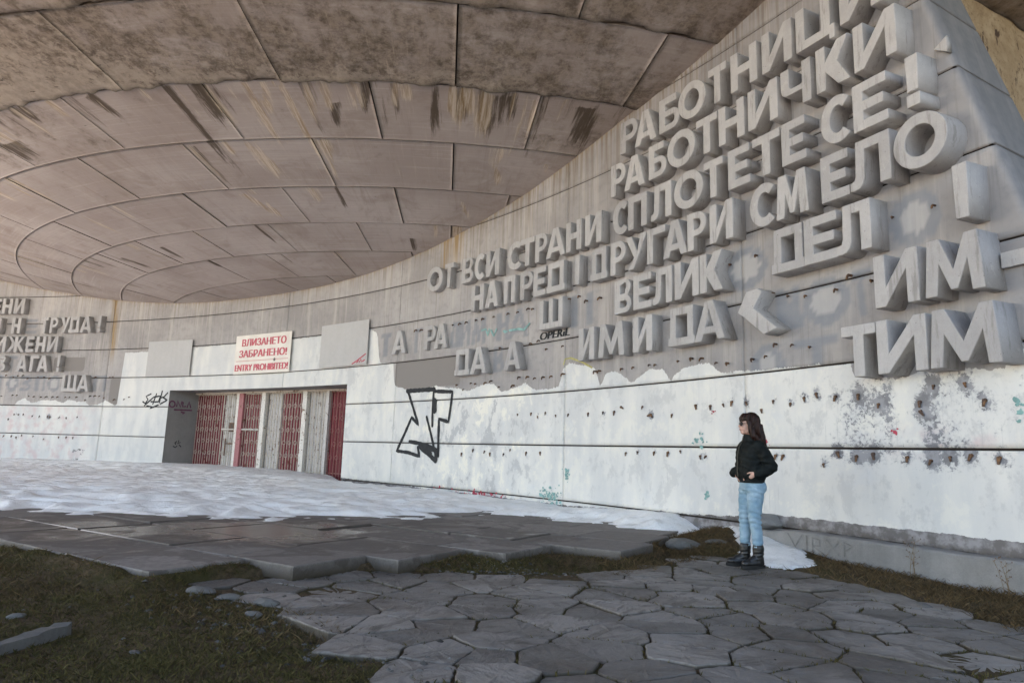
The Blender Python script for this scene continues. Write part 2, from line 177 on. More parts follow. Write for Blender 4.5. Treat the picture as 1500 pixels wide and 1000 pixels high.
 'ST': [['d', -8.9, 18.22, -9.3, 16.74, 1.0], ['t', -8.5, 18.2, -8.6, 16.74, 0.5], ['d', -26.2, 17.5, -26.3, 16.72, 1.5], ['d', 0.4, 18.25, -0.3, 17.16, 0.5], ['d', 7.7, 18.1, 6.9, 16.76, 1.2], ['t', 7.2, 18.11, 7.2, 16.92, 0.3], ['t', 9.5, 18.12, 9.9, 16.82, 0.6], ['d', 12.6, 18.07, 13.0, 16.78, 1.1], ['t', -8.7, 16.7, -7.6, 15.16, 1.2], ['t', -13.0, 16.7, -13.0, 15.1, 0.5], ['d', -12.8, 16.66, -12.9, 14.99, 0.4], ['t', -2.9, 18.22, -3.5, 16.76, 0.6], ['t', -5.2, 18.22, -6.0, 17.18, 0.6], ['t', -12.8, 15.01, -10.4, 13.68, 1.4], ['t', -3.3, 16.68, -3.8, 15.22, 0.4], ['t', 7.9, 16.25, 9.1, 15.21, 0.7], ['t', 11.6, 16.38, 12.0, 15.9, 0.4], ['t', -31.3, 16.62, -31.7, 15.19, 0.5], ['t', -31.9, 15.06, -31.5, 13.72, 0.6], ['d', -30.1, 13.23, -30.3, 12.27, 0.6], ['d', -39.3, 13.23, -37.9, 12.13, 0.8], ['d', 1.0, 13.01, 1.1, 12.18, 0.6], ['t', -54.5, 15.42, -55.3, 13.82, 0.9], ['t', 5.9, 14.79, 7.0, 13.8, 0.5], ['d', -1.6, 17.7, -2.4, 16.8, 0.5], ['d', -16.1, 18.15, -15.5, 17.42, 0.7], ['t', 2.0, 18.28, 1.5, 17.4, 0.4]],
}

# ---------------------------------------------------------------- materials
def concrete(name, base, var=.25, tint=(1, .97, .95), streak=True, rough=.92, scale=1.):
    n = NT(name, rough); p = n.pos()
    a = n.noise(p, 1.1 * scale, 5, .6); b = n.noise(p, 9 * scale, 4, .65); c = n.noise(p, 70, 2)
    st = n.noise(n.mp(p, (5, 5, .45)), 1.0, 4, .6)
    v = n.math('ADD', n.math('MULTIPLY', n.math('SUBTRACT', a, .5), var * 1.3), n.math('MULTIPLY', n.math('SUBTRACT', b, .5), var * .8))
    v = n.math('ADD', v, n.math('MULTIPLY', n.math('SUBTRACT', c, .5), var * .6))
    if streak: v = n.math('ADD', v, n.math('MULTIPLY', n.math('SUBTRACT', st, .5), var * .9))
    v = n.math('MULTIPLY', n.math('ADD', v, 1.), base)
    comb = n.node('ShaderNodeCombineColor'); n.set(comb.inputs[0], n.math('MULTIPLY', v, tint[0])); n.set(comb.inputs[1], n.math('MULTIPLY', v, tint[1])); n.set(comb.inputs[2], n.math('MULTIPLY', v, tint[2]))
    n.color(comb.outputs[0])
    pits = n.ss(n.noise(p, 45, 3, .7), .25, .5); n.bump(n.math('ADD', n.math('MULTIPLY', b, .5), n.math('MULTIPLY', pits, .4)), .35, .008)
    return n
def plain(name, col, rough=.7, var=.3, scale=8, spec=.3, metal=0):
    n = NT(name, rough, spec); p = n.pos(); a = n.noise(p, scale, 4, .6)
    n.color(n.mix(n.ss(a, .25, .75), [c * (1 - var) for c in col], [min(1, c * (1 + var)) for c in col])); n.b.inputs['Metallic'].default_value = metal
    n.bump(n.noise(p, scale * 6, 3), .15, .004); return n.m

def letter_material():
    n = concrete('letter_concrete', .40, .34, (1, .955, .945)); p = n.pos(); base = n.b.inputs['Base Color'].links[0].from_socket
    oi = n.node('ShaderNodeObjectInfo').outputs['Random']
    c = n.mix(n.math('MULTIPLY', n.ss(oi, .4, 1.), .30), base, (.22, .21, .215))
    c = n.mix(n.math('MULTIPLY', n.ss(n.noise(n.mp(p, (7, 7, .8)), 1.6, 6, .72), .54, .66), .5), c, (.17, .155, .145))     # run-off stains
    c = n.mix(n.math('MULTIPLY', n.ss(n.noise(p, 5, 7, .75), .58, .70), .5), c, (.52, .49, .47))                            # lime bloom
    c = n.mix(n.math('GREATER_THAN', n.noise(p, 34, 5, .7), .68), c, (.11, .10, .095))                                        # pores
    n.color(c); return n.m
M_LET = letter_material()
# letters: a little rain grime below
def wall_material():
    n = NT('wall_concrete', .93); uv = n.node('ShaderNodeUVMap', uv_map='UVMap').outputs[0]
    p = n.pos()
    big = n.noise(uv, .7, 5, .6); mid = n.noise(uv, 6, 5, .62); fine = n.noise(uv, 55, 3, .6)
    stk = n.noise(n.mp(uv, (4.5, .28, 1)), 1, 5, .65); stk2 = n.noise(n.mp(uv, (16, .5, 1)), 1, 3, .6)
    conc = n.mix(n.ss(big, .3, .7), (.285, .266, .262), (.385, .36, .352))
    conc = n.mix(n.math('MULTIPLY', n.ss(mid, .45, .75), .5), conc, (.22, .21, .22))
    conc = n.mix(n.math('MULTIPLY', n.ss(stk, .5, .66), .55), conc, (.49, .445, .415))
    conc = n.mix(n.math('MULTIPLY', n.ss(stk2, .55, .72), .5), conc, (.19, .17, .16))
    conc = n.mix(n.math('MULTIPLY', n.ss(n.attr('ptone'), .55, 1.), .22), conc, (.20, .19, .195)); conc = n.mix(n.math('MULTIPLY', n.ss(n.attr('ptone'), .45, 0.), .22), conc, (.44, .42, .415))
    # brown run-off below the roof contact
    conc = n.mix(n.math('MULTIPLY', n.attr('runoff'), n.ss(stk2, .42, .62)), conc, (.20, .15, .10))
    conc = n.mix(n.math('MULTIPLY', n.attr('rust'), n.ss(stk2, .3, .6)), conc, (.29, .20, .11))
    conc = n.mix(n.math('MULTIPLY', n.attr('painted_shade'), n.math('ADD', .45, n.math('MULTIPLY', mid, .5))), conc, (.16, .165, .18))       # shade painted onto the return face and right end of the wall
    conc = n.mix(n.math('MULTIPLY', n.attr('ghost'), n.math('ADD', .40, n.math('MULTIPLY', mid, .6))), conc, (.205, .218, .245)); conc = n.mix(n.math('MULTIPLY', n.attr('ghostlight'), .55), conc, (.42, .41, .41))
    # grey overpaint
    rag = n.math('ADD', n.math('MULTIPLY', n.math('SUBTRACT', n.noise(uv, 5, 5, .65), .5), .12), n.math('MULTIPLY', n.math('SUBTRACT', n.noise(n.mp(uv, (22, 5, 1)), 1, 4, .7), .5), .10))
    pt = n.math('GREATER_THAN', n.math('ADD', n.attr('patch'), n.math('MULTIPLY', rag, .3)), 0.)
    conc = n.mix(pt, conc, (.225, .205, .195))
    # white paint
    roll = n.noise(n.mp(uv, (2.2, .5, 1)), 1, 3, .5); blot = n.noise(n.mp(uv, (1.3, .9, 1)), 1.5, 9, .74, .15)
    wht = n.mix(n.ss(roll, .35, .65), (.56, .56, .56), (.66, .645, .62))
    wht = n.mix(n.math('MULTIPLY', n.ss(blot, .52, .60), n.attr('mott')), wht, (.74, .71, .64))
    wht = n.mix(n.math('MULTIPLY', n.ss(blot, .47, .40), n.attr('mott')), wht, (.43, .43, .44))
    wht = n.mix(n.math('MULTIPLY', n.ss(n.noise(uv, 2.7, 4, .6), .55, .75), .3), wht, (.52, .55, .60))
    wht = n.mix(n.math('MULTIPLY', n.ss(stk2, .55, .78), .25), wht, (.48, .48, .50))
    wht = n.mix(n.math('MULTIPLY', n.ss(fine, .55, .85), .25), wht, (.5, .5, .5))
    drip = n.noise(n.mp(uv, (26, .9, 1)), 1, 4, .7); wht = n.mix(n.math('MULTIPLY', n.ss(drip, .60, .66), n.math('MULTIPLY', n.ss(n.noise(uv, 1.1, 3), .5, .6), .5)), wht, (.40, .40, .41))
    # pink wash, soft leftover spray
    wht = n.mix(n.math('MULTIPLY', n.attr('pink'), n.ss(n.noise(uv, 3, 3), .45, .7)), wht, (.55, .36, .37))
    pf = n.math('ADD', n.noise(uv, 17, 8, .76, .3), n.math('MULTIPLY', n.math('SUBTRACT', n.noise(uv, 2.3, 4), .5), .45))
    peel = n.math('GREATER_THAN', n.math('ADD', pf, n.math('MULTIPLY', n.attr('peel'), .34)), .83)
    soft = n.ss(n.math('ADD', pf, n.math('MULTIPLY', n.attr('peel'), .34)), .70, .84)
    wht = n.mix(n.math('MULTIPLY', soft, .45), wht, (.33, .34, .37))
    wht = n.mix(peel, wht, n.mix(n.ss(mid, .4, .6), (.19, .19, .205), (.29, .29, .31)))
    wm = n.math('GREATER_THAN', n.math('ADD', n.attr('white'), rag), 0.)
    base = n.mix(wm, conc, wht)
    # foot of the wall: splash dirt
    foot = n.math('GREATER_THAN', n.math('ADD', n.attr('foot'), n.math('MULTIPLY', n.math('SUBTRACT', n.noise(uv, 7, 5, .65), .5), .8)), .5)
    base = n.mix(foot, base, n.mix(n.ss(mid, .4, .6), (.14, .13, .13), (.27, .26, .27)))
    base = n.mix(n.ss(n.math('ADD', n.attr('joint'), n.math('MULTIPLY', n.math('SUBTRACT', n.noise(uv, 3, 4, .7), .5), .5)), .35, .75), base, (.030, .024, .022))
    n.color(base)
    n.bump(n.math('ADD', n.math('MULTIPLY', mid, .5), n.math('ADD', n.math('MULTIPLY', fine, .25), n.math('MULTIPLY', n.math('MULTIPLY', wm, n.math('SUBTRACT', 1., peel)), .12))), .35, .012)
    return n.m
M_WALL = wall_material()

def soffit_material():
    n = NT('soffit_concrete', .92); p = n.attr('polar', 'Vector'); q = n.pos()
    big = n.noise(q, .5, 5, .6); mid = n.noise(q, 4, 5, .62); fine = n.noise(q, 45, 2)
    board = n.noise(n.mp(p, (.5, 22, 1)), 1, 4, .6)
    c = n.mix(n.ss(big, .3, .7), (.36, .302, .282), (.46, .405, .388))
    c = n.mix(n.math('MULTIPLY', n.ss(board, .5, .75), .35), c, (.34, .28, .26))
    c = n.mix(n.math('MULTIPLY', n.ss(board, .47, .28), .3), c, (.60, .525, .50))
    c = n.mix(n.math('MULTIPLY', n.ss(mid, .5, .75), .5), c, (.33, .275, .25))
    c = n.mix(n.math('MULTIPLY', n.ss(n.noise(q, 1.1, 6, .68, .8), .5, .68), .45), c, (.27, .215, .185))
    # grime of the outer ring and damp along its lip
    g = n.ss(n.math('ADD', n.attr('grime'), n.math('MULTIPLY', n.math('SUBTRACT', n.noise(q, 1.7, 10, .76, .15), .5), 2.2)), .30, .85)
    c = n.mix(n.math('MULTIPLY', g, .85), c, n.mix(n.ss(n.noise(q, 6, 9, .75), .38, .62), (.085, .063, .045), (.30, .245, .20)))
    e = n.ss(n.math('MULTIPLY', n.attr('grime'), n.noise(q, 3.6, 9, .78, .3)), .42, .50)
    c = n.mix(n.math('MULTIPLY', e, .45), c, (.50, .43, .37))
    rad = n.noise(n.mp(p, (5, .55, 1)), 1, 6, .7, .5); rad2 = n.noise(n.mp(p, (24, 1.1, 1)), 1, 6, .75, .3)
    c = n.mix(n.math('MULTIPLY', n.ss(rad, .52, .72), .35), c, (.25, .195, .165)); c = n.mix(n.math('MULTIPLY', n.ss(rad2, .54, .72), .3), c, (.60, .50, .43))
    dk = n.ss(n.math('ADD', n.attr('dark'), n.math('MULTIPLY', n.math('SUBTRACT', n.math('MULTIPLY', n.math('ADD', rad, rad2), .5), .5), 2.6)), .38, .78)
    c = n.mix(n.math('MULTIPLY', dk, .9), c, (.075, .055, .038))
    tn = n.ss(n.math('ADD', n.attr('tan'), n.math('MULTIPLY', n.math('SUBTRACT', n.math('MULTIPLY', n.math('ADD', rad, rad2), .5), .5), 2.6)), .42, .8)
    c = n.mix(n.math('MULTIPLY', tn, .8), c, n.mix(n.ss(rad2, .4, .6), (.30, .205, .115), (.62, .53, .44)))
    spall = n.math('GREATER_THAN', n.math('ADD', n.noise(n.mp(p, (1.2, 5, 1)), 3, 5, .7), n.math('MULTIPLY', n.attr('grime'), .06)), .735)
    c = n.mix(spall, c, (.055, .042, .035))
    c = n.mix(n.attr('joint'), c, (.025, .020, .018))
    n.color(c); n.bump(n.math('ADD', n.math('MULTIPLY', mid, .5), n.math('ADD', n.math('MULTIPLY', board, .5), n.math('MULTIPLY', fine, .2))), .4, .015)
    return n.m
M_SOFF = soffit_material()
M_CONC = concrete('grey_concrete', .25, .3).m
M_PLINTH = concrete('plinth_concrete', .21, .5, (1, .98, .97), True, .95).m
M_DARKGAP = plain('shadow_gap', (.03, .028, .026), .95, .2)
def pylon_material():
    n = NT('pylon_concrete_sun_tone', .95); p = n.pos(); a = n.noise(p, 2.5, 6, .68); b = n.noise(p, 14, 5, .7); s = n.noise(n.mp(p, (1.6, 1.6, .5)), 3, 5, .7, .6)
    c = n.mix(n.ss(a, .35, .65), (.38, .28, .19), (.50, .39, .28)); c = n.mix(n.ss(b, .5, .7), c, (.27, .19, .125)); c = n.mix(n.ss(s, .57, .66), c, (.09, .06, .05))  # bright warm tan puts the look of sunlight into the colour
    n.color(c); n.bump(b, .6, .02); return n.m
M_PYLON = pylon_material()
M_BLOCKER_HILL = plain('blocker_hill_dark', (.045, .05, .03), .95, .5, .15)  # dark colour for the added hill that holds back sky light
def flat_paint(name, col, rough=.75, worn=0.):
    n = NT(name, rough, .3); p = n.pos(); a = n.noise(p, 9, 4, .65); n.color(n.mix(n.ss(a, .3, .7), [c * .75 for c in col], [min(1, c * 1.2) for c in col]))
    return n.m
M_BLACK = flat_paint('black_spray', (.022, .024, .028)); M_GREEN = flat_paint('teal_spray', (.20, .36, .35)); M_PURPLE = flat_paint('purple_spray', (.15, .05, .10))
M_YELL = flat_paint('yellow_spray', (.42, .38, .16)); M_REDSP = flat_paint('red_spray', (.42, .06, .09)); M_FAINT = flat_paint('faded_spray', (.155, .152, .15))
M_GHOST = concrete('ghost_dark', .318, .5, (.975, .985, 1.0)).m; M_GHOSTL = concrete('ghost_light', .345, .5, (.98, .975, .985)).m
def rusty(name, col, amt=.5, rough=.6, thr=0.):
    n = NT(name, rough, .4); p = n.pos(); a = n.noise(p, 7, 6, .7, .5); b = n.noise(p, 30, 4, .7)
    c = n.mix(n.ss(b, .3, .7), [x * .78 for x in col], [min(1, x * 1.12) for x in col])
    r = n.mix(n.ss(b, .35, .65), (.06, .03, .018), (.20, .095, .04)); n.color(n.mix(n.ss(a, .62 - amt * .22, .68 - amt * .14), c, r)); n.bump(b, .25, .004); return n.m
M_RED = rusty('red_door_paint', (.17, .013, .024), .12); M_WDOOR = rusty('white_door_paint', (.50, .47, .46), .10); M_POST = rusty('white_post_paint', (.66, .62, .58), .2); M_PINK = rusty('faded_red_paint', (.36, .13, .14), .25)
M_BAR = rusty('grille_bars', (.52, .46, .40), .30); M_BARR = rusty('grille_bars_red', (.33, .14, .13), .3); M_BOLT = rusty('rust', (.07, .04, .03), .9)
def wet(name):
    n = NT(name, .6, .22); p = n.pos(); a = n.noise(p, 1.3, 6, .68, .6); b = n.noise(p, 12, 5, .7); f = n.noise(p, 90, 2); k = n.attr('rnd')
    c = n.mix(n.ss(b, .3, .7), (.155, .14, .13), (.235, .212, .20)); c = n.mix(n.math('MULTIPLY', k, .5), c, (.105, .092, .084)); c = n.mix(n.math('MULTIPLY', n.ss(f, .45, .8), .5), c, (.24, .222, .21))
    wt = n.ss(n.math('ADD', n.attr('wet'), n.math('MULTIPLY', n.math('SUBTRACT', a, .5), 1.3)), .40, .68)
    dry = n.ss(n.math('ADD', n.attr('wet'), n.math('MULTIPLY', n.math('SUBTRACT', a, .5), 1.3)), .3, .36)
    c = n.mix(n.math('MULTIPLY', dry, .5), c, (.06, .05, .045)); c = n.mix(n.math('MULTIPLY', wt, .55), c, (.055, .042, .038))
    c = n.mix(n.attr('soil'), c, (.045, .034, .022)); n.color(c); n.set(n.b.inputs['Roughness'], n.mix(wt, .75, .27)); n.bump(n.math('MULTIPLY', n.math('ADD', b, f), n.math('SUBTRACT', 1.1, wt)), .3, .006); return n.m
M_SLAB = wet('wet_concrete_slabs')
def stone_mat():
    n = NT('split_stone', .78, .35); p = n.pos(); k = n.attr('rnd'); rot = n.attr('rv', 'Vector')
    lay = n.noise(n.mp(n.attr('rv', 'Vector'), (2.6, 7, 1)), 1.1, 8, .74, .5); b = n.noise(p, 22, 5, .65); a = n.noise(p, .9, 4, .6); f = n.noise(p, 120, 2)
    c = n.mix(n.math('FRACT', n.math('MULTIPLY', k, 7.3)), (.115, .105, .097), (.235, .215, .20)); c = n.mix(n.math('MULTIPLY', n.ss(lay, .48, .62), .75), c, (.075, .065, .058)); c = n.mix(n.math('MULTIPLY', n.ss(lay, .42, .3), .5), c, (.20, .188, .18)); c = n.mix(n.math('MULTIPLY', n.ss(b, .5, .8), .5), c, (.20, .185, .178))
    c = n.mix(n.math('MULTIPLY', n.ss(a, .52, .7), .55), c, (.075, .063, .050)); c = n.mix(n.math('MULTIPLY', n.ss(f, .55, .8), .35), c, (.24, .225, .215))
    damp = n.ss(n.noise(p, .75, 5, .65), .48, .62); c = n.mix(n.math('MULTIPLY', damp, .6), c, (.075, .06, .05)); c = n.mix(n.math('MULTIPLY', n.ss(n.noise(p, 13, 6, .75), .60, .72), .6), c, (.06, .05, .03)); c = n.mix(n.attr('soil'), c, (.045, .034, .022)); n.color(c); n.set(n.b.inputs['Roughness'], n.mix(n.ss(a, .45, .7), .58, .9)); n.bump(n.math('ADD', n.math('MULTIPLY', lay, 1.0), n.math('MULTIPLY', b, .45)), .8, .03); return n.m
M_STONE = stone_mat()
def ground_mat():
    n = NT('soil_and_snow', .95, .15); p = n.pos(); a = n.noise(p, 2.2, 6, .65); b = n.noise(p, 18, 5, .7); f = n.noise(p, 80, 3, .7)
    soil = n.mix(n.ss(b, .3, .7), (.045, .031, .018), (.11, .078, .047)); soil = n.mix(n.math('MULTIPLY', n.ss(a, .45, .62), .7), soil, (.042, .040, .012))
    soil = n.mix(n.math('GREATER_THAN', f, .70), soil, (.17, .165, .16))
    s = n.math('GREATER_THAN', n.math('ADD', n.attr('snow'), n.math('MULTIPLY', n.math('SUBTRACT', n.noise(p, .35, 6, .65), .5), .9)), .5)
    far = n.mix(n.ss(a, .35, .65), (.19, .13, .075), (.27, .20, .12)); soil = n.mix(n.attr('far'), soil, far)
    n.color(n.mix(s, soil, (.80, .80, .81))); n.bump(n.math('ADD', b, n.math('MULTIPLY', f, .5)), .7, .03); return n.m
M_GROUND = ground_mat()
def snow_mat():
    n = NT('old_snow', .6, .3); p = n.pos(); a = n.noise(p, 1.2, 5, .6); b = n.noise(p, 9, 5, .7); f = n.noise(p, 70, 3, .7)
    c = n.mix(n.ss(a, .35, .7), (.90, .90, .90), (.78, .79, .80)); c = n.mix(n.math('MULTIPLY', n.ss(n.math('ADD', b, n.attr('dirt')), .66, 1.0), .5), c, (.40, .39, .39)); c = n.mix(n.ss(n.math('ADD', f, n.math('MULTIPLY', n.math('SUBTRACT', a, .5), .25)), .66, .74), c, (.26, .22, .19))
    n.color(c); n.bump(n.math('ADD', b, n.math('MULTIPLY', f, .7)), .7, .03); return n.m
M_SNOW = snow_mat()
def attr_mat(name, c0, c1, rough=.9):
    n = NT(name, rough, .15); n.color(n.mix(n.attr('rnd'), c0, c1)); return n.m
M_GRASS = attr_mat('dead_grass', (.045, .030, .014), (.190, .125, .062)); M_MOSS = attr_mat('moss_grass', (.034, .032, .010), (.140, .108, .040)); M_GRAVEL = attr_mat('gravel', (.03, .027, .024), (.15, .145, .14))
M_ROCK = concrete('rock', .115, .6, (1, .96, .92), False, .9, 3).m
M_BOARD = concrete('blank_board', .44, .16, (1, .97, .96)).m; M_SIGN = plain('sign_white', (.66, .61, .56), .5, .08, 2); M_SIGNRED = flat_paint('sign_red', (.50, .09, .12), .5)

# ---------------------------------------------------------------- letter outlines
def arc(cx, cy, rx, ry, a0, a1, n=20): return [(cx + rx * math.cos(R(a0 + (a1 - a0) * i / n)), cy + ry * math.sin(R(a0 + (a1 - a0) * i / n))) for i in range(n + 1)]
def glyph(c, w, H):
    t = min(.135, w * .34); b = .118
    if c == 'О': return [arc(w / 2, H / 2, w / 2, H / 2 + .012, 0, 360, 40)[:-1], arc(w / 2, H / 2, w / 2 - t, H / 2 - b, 0, 360, 32)[:-1]]
    if c == 'С':
        o = arc(w * .56, H / 2, w * .56, H / 2 + .012, 48, 312, 30); i = arc(w * .56, H / 2, w * .56 - t, H / 2 - b, 312, 48, 26)
        o = [(min(x, w), y) for x, y in o]; return [o + [(min(x + .0, w), y) for x, y in i]]
    if c == 'Т': m = w / 2; return [[(m - t / 2, 0), (m + t / 2, 0), (m + t / 2, H - b), (w, H - b), (w, H), (0, H), (0, H - b), (m - t / 2, H - b)]]
    if c == 'Г': return [[(0, 0), (t, 0), (t, H - b), (w, H - b), (w, H), (0, H)]]
    if c == 'П': return [[(0, 0), (t, 0), (t, H - b), (w - t, H - b), (w - t, 0), (w, 0), (w, H), (0, H)]]
    if c == 'Н': return [[(0, 0), (t, 0), (t, H * .5 - b / 2), (w - t, H * .5 - b / 2), (w - t, 0), (w, 0), (w, H), (w - t, H), (w - t, H * .5 + b / 2), (t, H * .5 + b / 2), (t, H), (0, H)]]
    if c == 'Е': k = w * .88; return [[(0, 0), (w, 0), (w, b), (t, b), (t, H * .5 - b / 2), (k, H * .5 - b / 2), (k, H * .5 + b / 2), (t, H * .5 + b / 2), (t, H - b), (w * .97, H - b), (w * .97, H), (0, H)]]
    if c == 'Ш':
        m = w / 2; t2 = t * .9; return [[(0, 0), (w, 0), (w, H), (w - t2, H), (w - t2, b), (m + t2 / 2, b), (m + t2 / 2, H), (m - t2 / 2, H), (m - t2 / 2, b), (t2, b), (t2, H), (0, H)]]
    if c == 'Щ':
        v = w * .93; m = v / 2; t2 = t * .9; return [[(0, 0), (v, 0), (v, -.04), (w, -.04), (w, b), (v, b), (v, H), (v - t2, H), (v - t2, b), (m + t2 / 2, b), (m + t2 / 2, H), (m - t2 / 2, H), (m - t2 / 2, b), (t2, b), (t2, H), (0, H)]]
    if c == 'Ц': v = w * .9; return [[(0, 0), (v - .02, 0), (v - .02, -.07), (w, -.07), (w, b), (v, b), (v, H), (v - t, H), (v - t, b), (t, b), (t, H), (0, H)]]
    if c == 'И': d = .15; return [[(0, 0), (t * .95, 0), (w - t, H - .21), (w - t, 0), (w, 0), (w, H), (w - t * .95, H), (t, .21), (t, H), (0, H)]]
    if c == 'М':
        m = w / 2; k = min(.05, w * .08); tt = t * .95; return [[(0, 0), (tt, 0), (k + tt * .85, H * .56), (m - .035, .04), (m + .035, .04), (w - k - tt * .85, H * .56), (w - tt, 0), (w, 0), (w - k, H), (w - k - tt, H), (m, .24), (k + tt, H), (k, H)]]
    if c == 'Л': return [[(0, .01), (.05, 0), (.12, .015), (.165, .06), (.185, .13), (.2, H - b), (w - t, H - b), (w - t, 0), (w, 0), (w, H), (.085, H), (.07, .17), (.055, .125), (.02, .112), (0, .112)]]
    if c == 'Д': k = .0; e = .02; return [[(0, 0), (w, 0), (w, b + .01), (w - .025, b + .01), (w - .025, H), (.045, H), (.035, b + .01), (0, b + .01)], [(.035 + t * .88, b), (w - .025 - t * .9, b), (w - .025 - t * .9, H - b), (.045 + t * .85, H - b)]]
    if c == 'А':
        m = w / 2; tp = .075; y1, y2 = .10, .20
        def xl(y): return (m - tp) * y / H
        q = t * 1.02
        hy0, hy1 = y2, H - .125
        return [[(0, 0), (q, 0), (xl(y1) + q, y1), (w - xl(y1) - q, y1), (w - q, 0), (w, 0), (m + tp, H), (m - tp, H)], [(xl(hy0) + q, hy0), (w - xl(hy0) - q, hy0), (m, hy1)]]
    if c == 'Р':
        y0 = H * .36; cy = (y0 + H) / 2; ry = (H - y0) / 2; return [[(0, 0), (t, 0), (t, y0), (w - ry, y0)] + arc(w - ry, cy, ry, ry, -90, 90, 16)[1:] + [(0, H)], [(t, y0 + b * .85), (w - ry, y0 + b * .85)] + arc(w - ry, cy, ry - t * .85, ry - b * .85, -90, 90, 12)[1:] + [(t, H - b * .85)]]
    if c == 'В':
        m = H * .53; r1 = m / 2; r2 = (H - m) / 2; bb = b * .82; x2 = w - r2 - .02; x1 = w - r1
        return [[(0, 0), (x1, 0)] + arc(x1, r1, r1, r1, -90, 62, 14)[1:] + arc(x2, m + r2, r2, r2, -50, 90, 14) + [(0, H)], [(t, bb), (x1, bb)] + arc(x1, r1, r1 - t * .8, r1 - bb, -90, 90, 10)[1:] + [(t, m - bb)], [(t, m + bb * .25), (x2, m + bb * .25)] + arc(x2, m + r2 * 1.1, max(.012, r2 - t * .8), r2 * .9 - bb * .62, -90, 90, 10)[1:] + [(t, H - bb)]]
    if c == 'Б':
        m = H * .6; r1 = m / 2; x1 = w - r1; bb = b * .85; k = w * .84
        return [[(0, 0), (x1, 0)] + arc(x1, r1, r1, r1, -90, 90, 16)[1:] + [(t, m), (t, H - b), (k, H - b), (k, H), (0, H)], [(t, bb), (x1, bb)] + arc(x1, r1, r1 - t * .85, r1 - bb, -90, 90, 12)[1:] + [(t, m - bb)]]
    if c == 'У': m = w * .47; return [[(.06, 0), (.06 + t * 1.05, 0), (w, H), (w - t * 1.08, H), (w * .56, H * .50), (t * 1.08, H), (0, H), (w * .405, H * .30 + .02), (w * .36, H * .24)]]
    if c == 'Ч': return [[(w - t, 0), (w, 0), (w, H), (w - t, H), (w - t, H * .5)] + [(w - t - .03, H * .48), (t + .03, H * .49), (t, H * .55), (t, H), (0, H), (0, H * .52), (.02, H * .42), (.08, H * .355), (w - t, H * .35)]]
    if c == 'К': return [[(0, 0), (t, 0), (t, H * .40), (w - t * 1.2, 0), (w, 0), (t + (w - t) * .5, H * .53), (w - .01, H), (w - t * 1.2, H), (t, H * .62), (t, H), (0, H)]]
    if c == '<': return [[(.0, H * .52), (.16, H * .98), (.36, H * 1.0), (.42, H * .9), (.27, H * .56), (w, .01), (w - .22, -.05), (.10, H * .40)]]
    if c == 'Ж':
        m = w / 2; q = t / 2; x = w * .30
        L_ = [(0, 0), (t * 1.1, 0), (m - q, H * .40), (m - q, 0), (m + q, 0), (m + q, H * .40), (w - t * 1.1, 0), (w, 0), (w - x, H * .53), (w - .03, H), (w - t * 1.1, H), (m + q, H * .63), (m + q, H), (m - q, H), (m - q, H * .63), (t * 1.1, H), (.03, H), (x, H * .53)]
        return [L_]
    if c == 'З':
        m = H * .52; r1 = m / 2; r2 = (H - m) / 2; x1 = w - r1; x2 = w - r2 - .02
        return [[(.0, .02), (x1 * .5, 0)] + arc(x1, r1, r1, r1, -90, 65, 12) + arc(x2, m + r2, r2, r2, -55, 90, 12) + [(.02, H - .03), (.02, H - b), (x2, H - b)] + arc(x2, m + r2, max(.015, r2 - t * .8), r2 - b, 85, -80, 8) + [(.08, m + b * .3), (.08, m - b * .5), (x1, m - b * .6)] + arc(x1, r1, r1 - t * .8, r1 - b * .9, 75, -85, 8) + [(0, b)]]
    if c == '!': return [[(.012, H * .30), (w - .012, H * .30), (w, H), (0, H)], [(.0, 0), (w, 0), (w, H * .235), (0, H * .235)]]
    if c == 'i': return [[(.01, .02), (w - .01, .02), (w, H), (0, H)]]
    if c == ',': return [[(0, -.06), (w, -.16), (w, .03)]]
    if c == '|': return [[(0, 0), (w, 0), (w, H), (0, H)]]
BASE = {1: 5.22, 2: 4.51, 3: 3.78, 4: 3.085, 5: 2.385, 6: 1.68, 7: .96}

# ================================================================ the memorial building
hall = empty('memorial_hall', (AX[0], AX[1], CH - 1.2))
tag(hall, 'huge disc-shaped concrete memorial hall with a concave letter-covered wall under its saucer', 'building')
HI = Matrix.Translation(hall.location).inverted(); bpy.context.view_layer.update()
def part(o): 
    o.parent = hall; o.matrix_parent_inverse = HI; return o

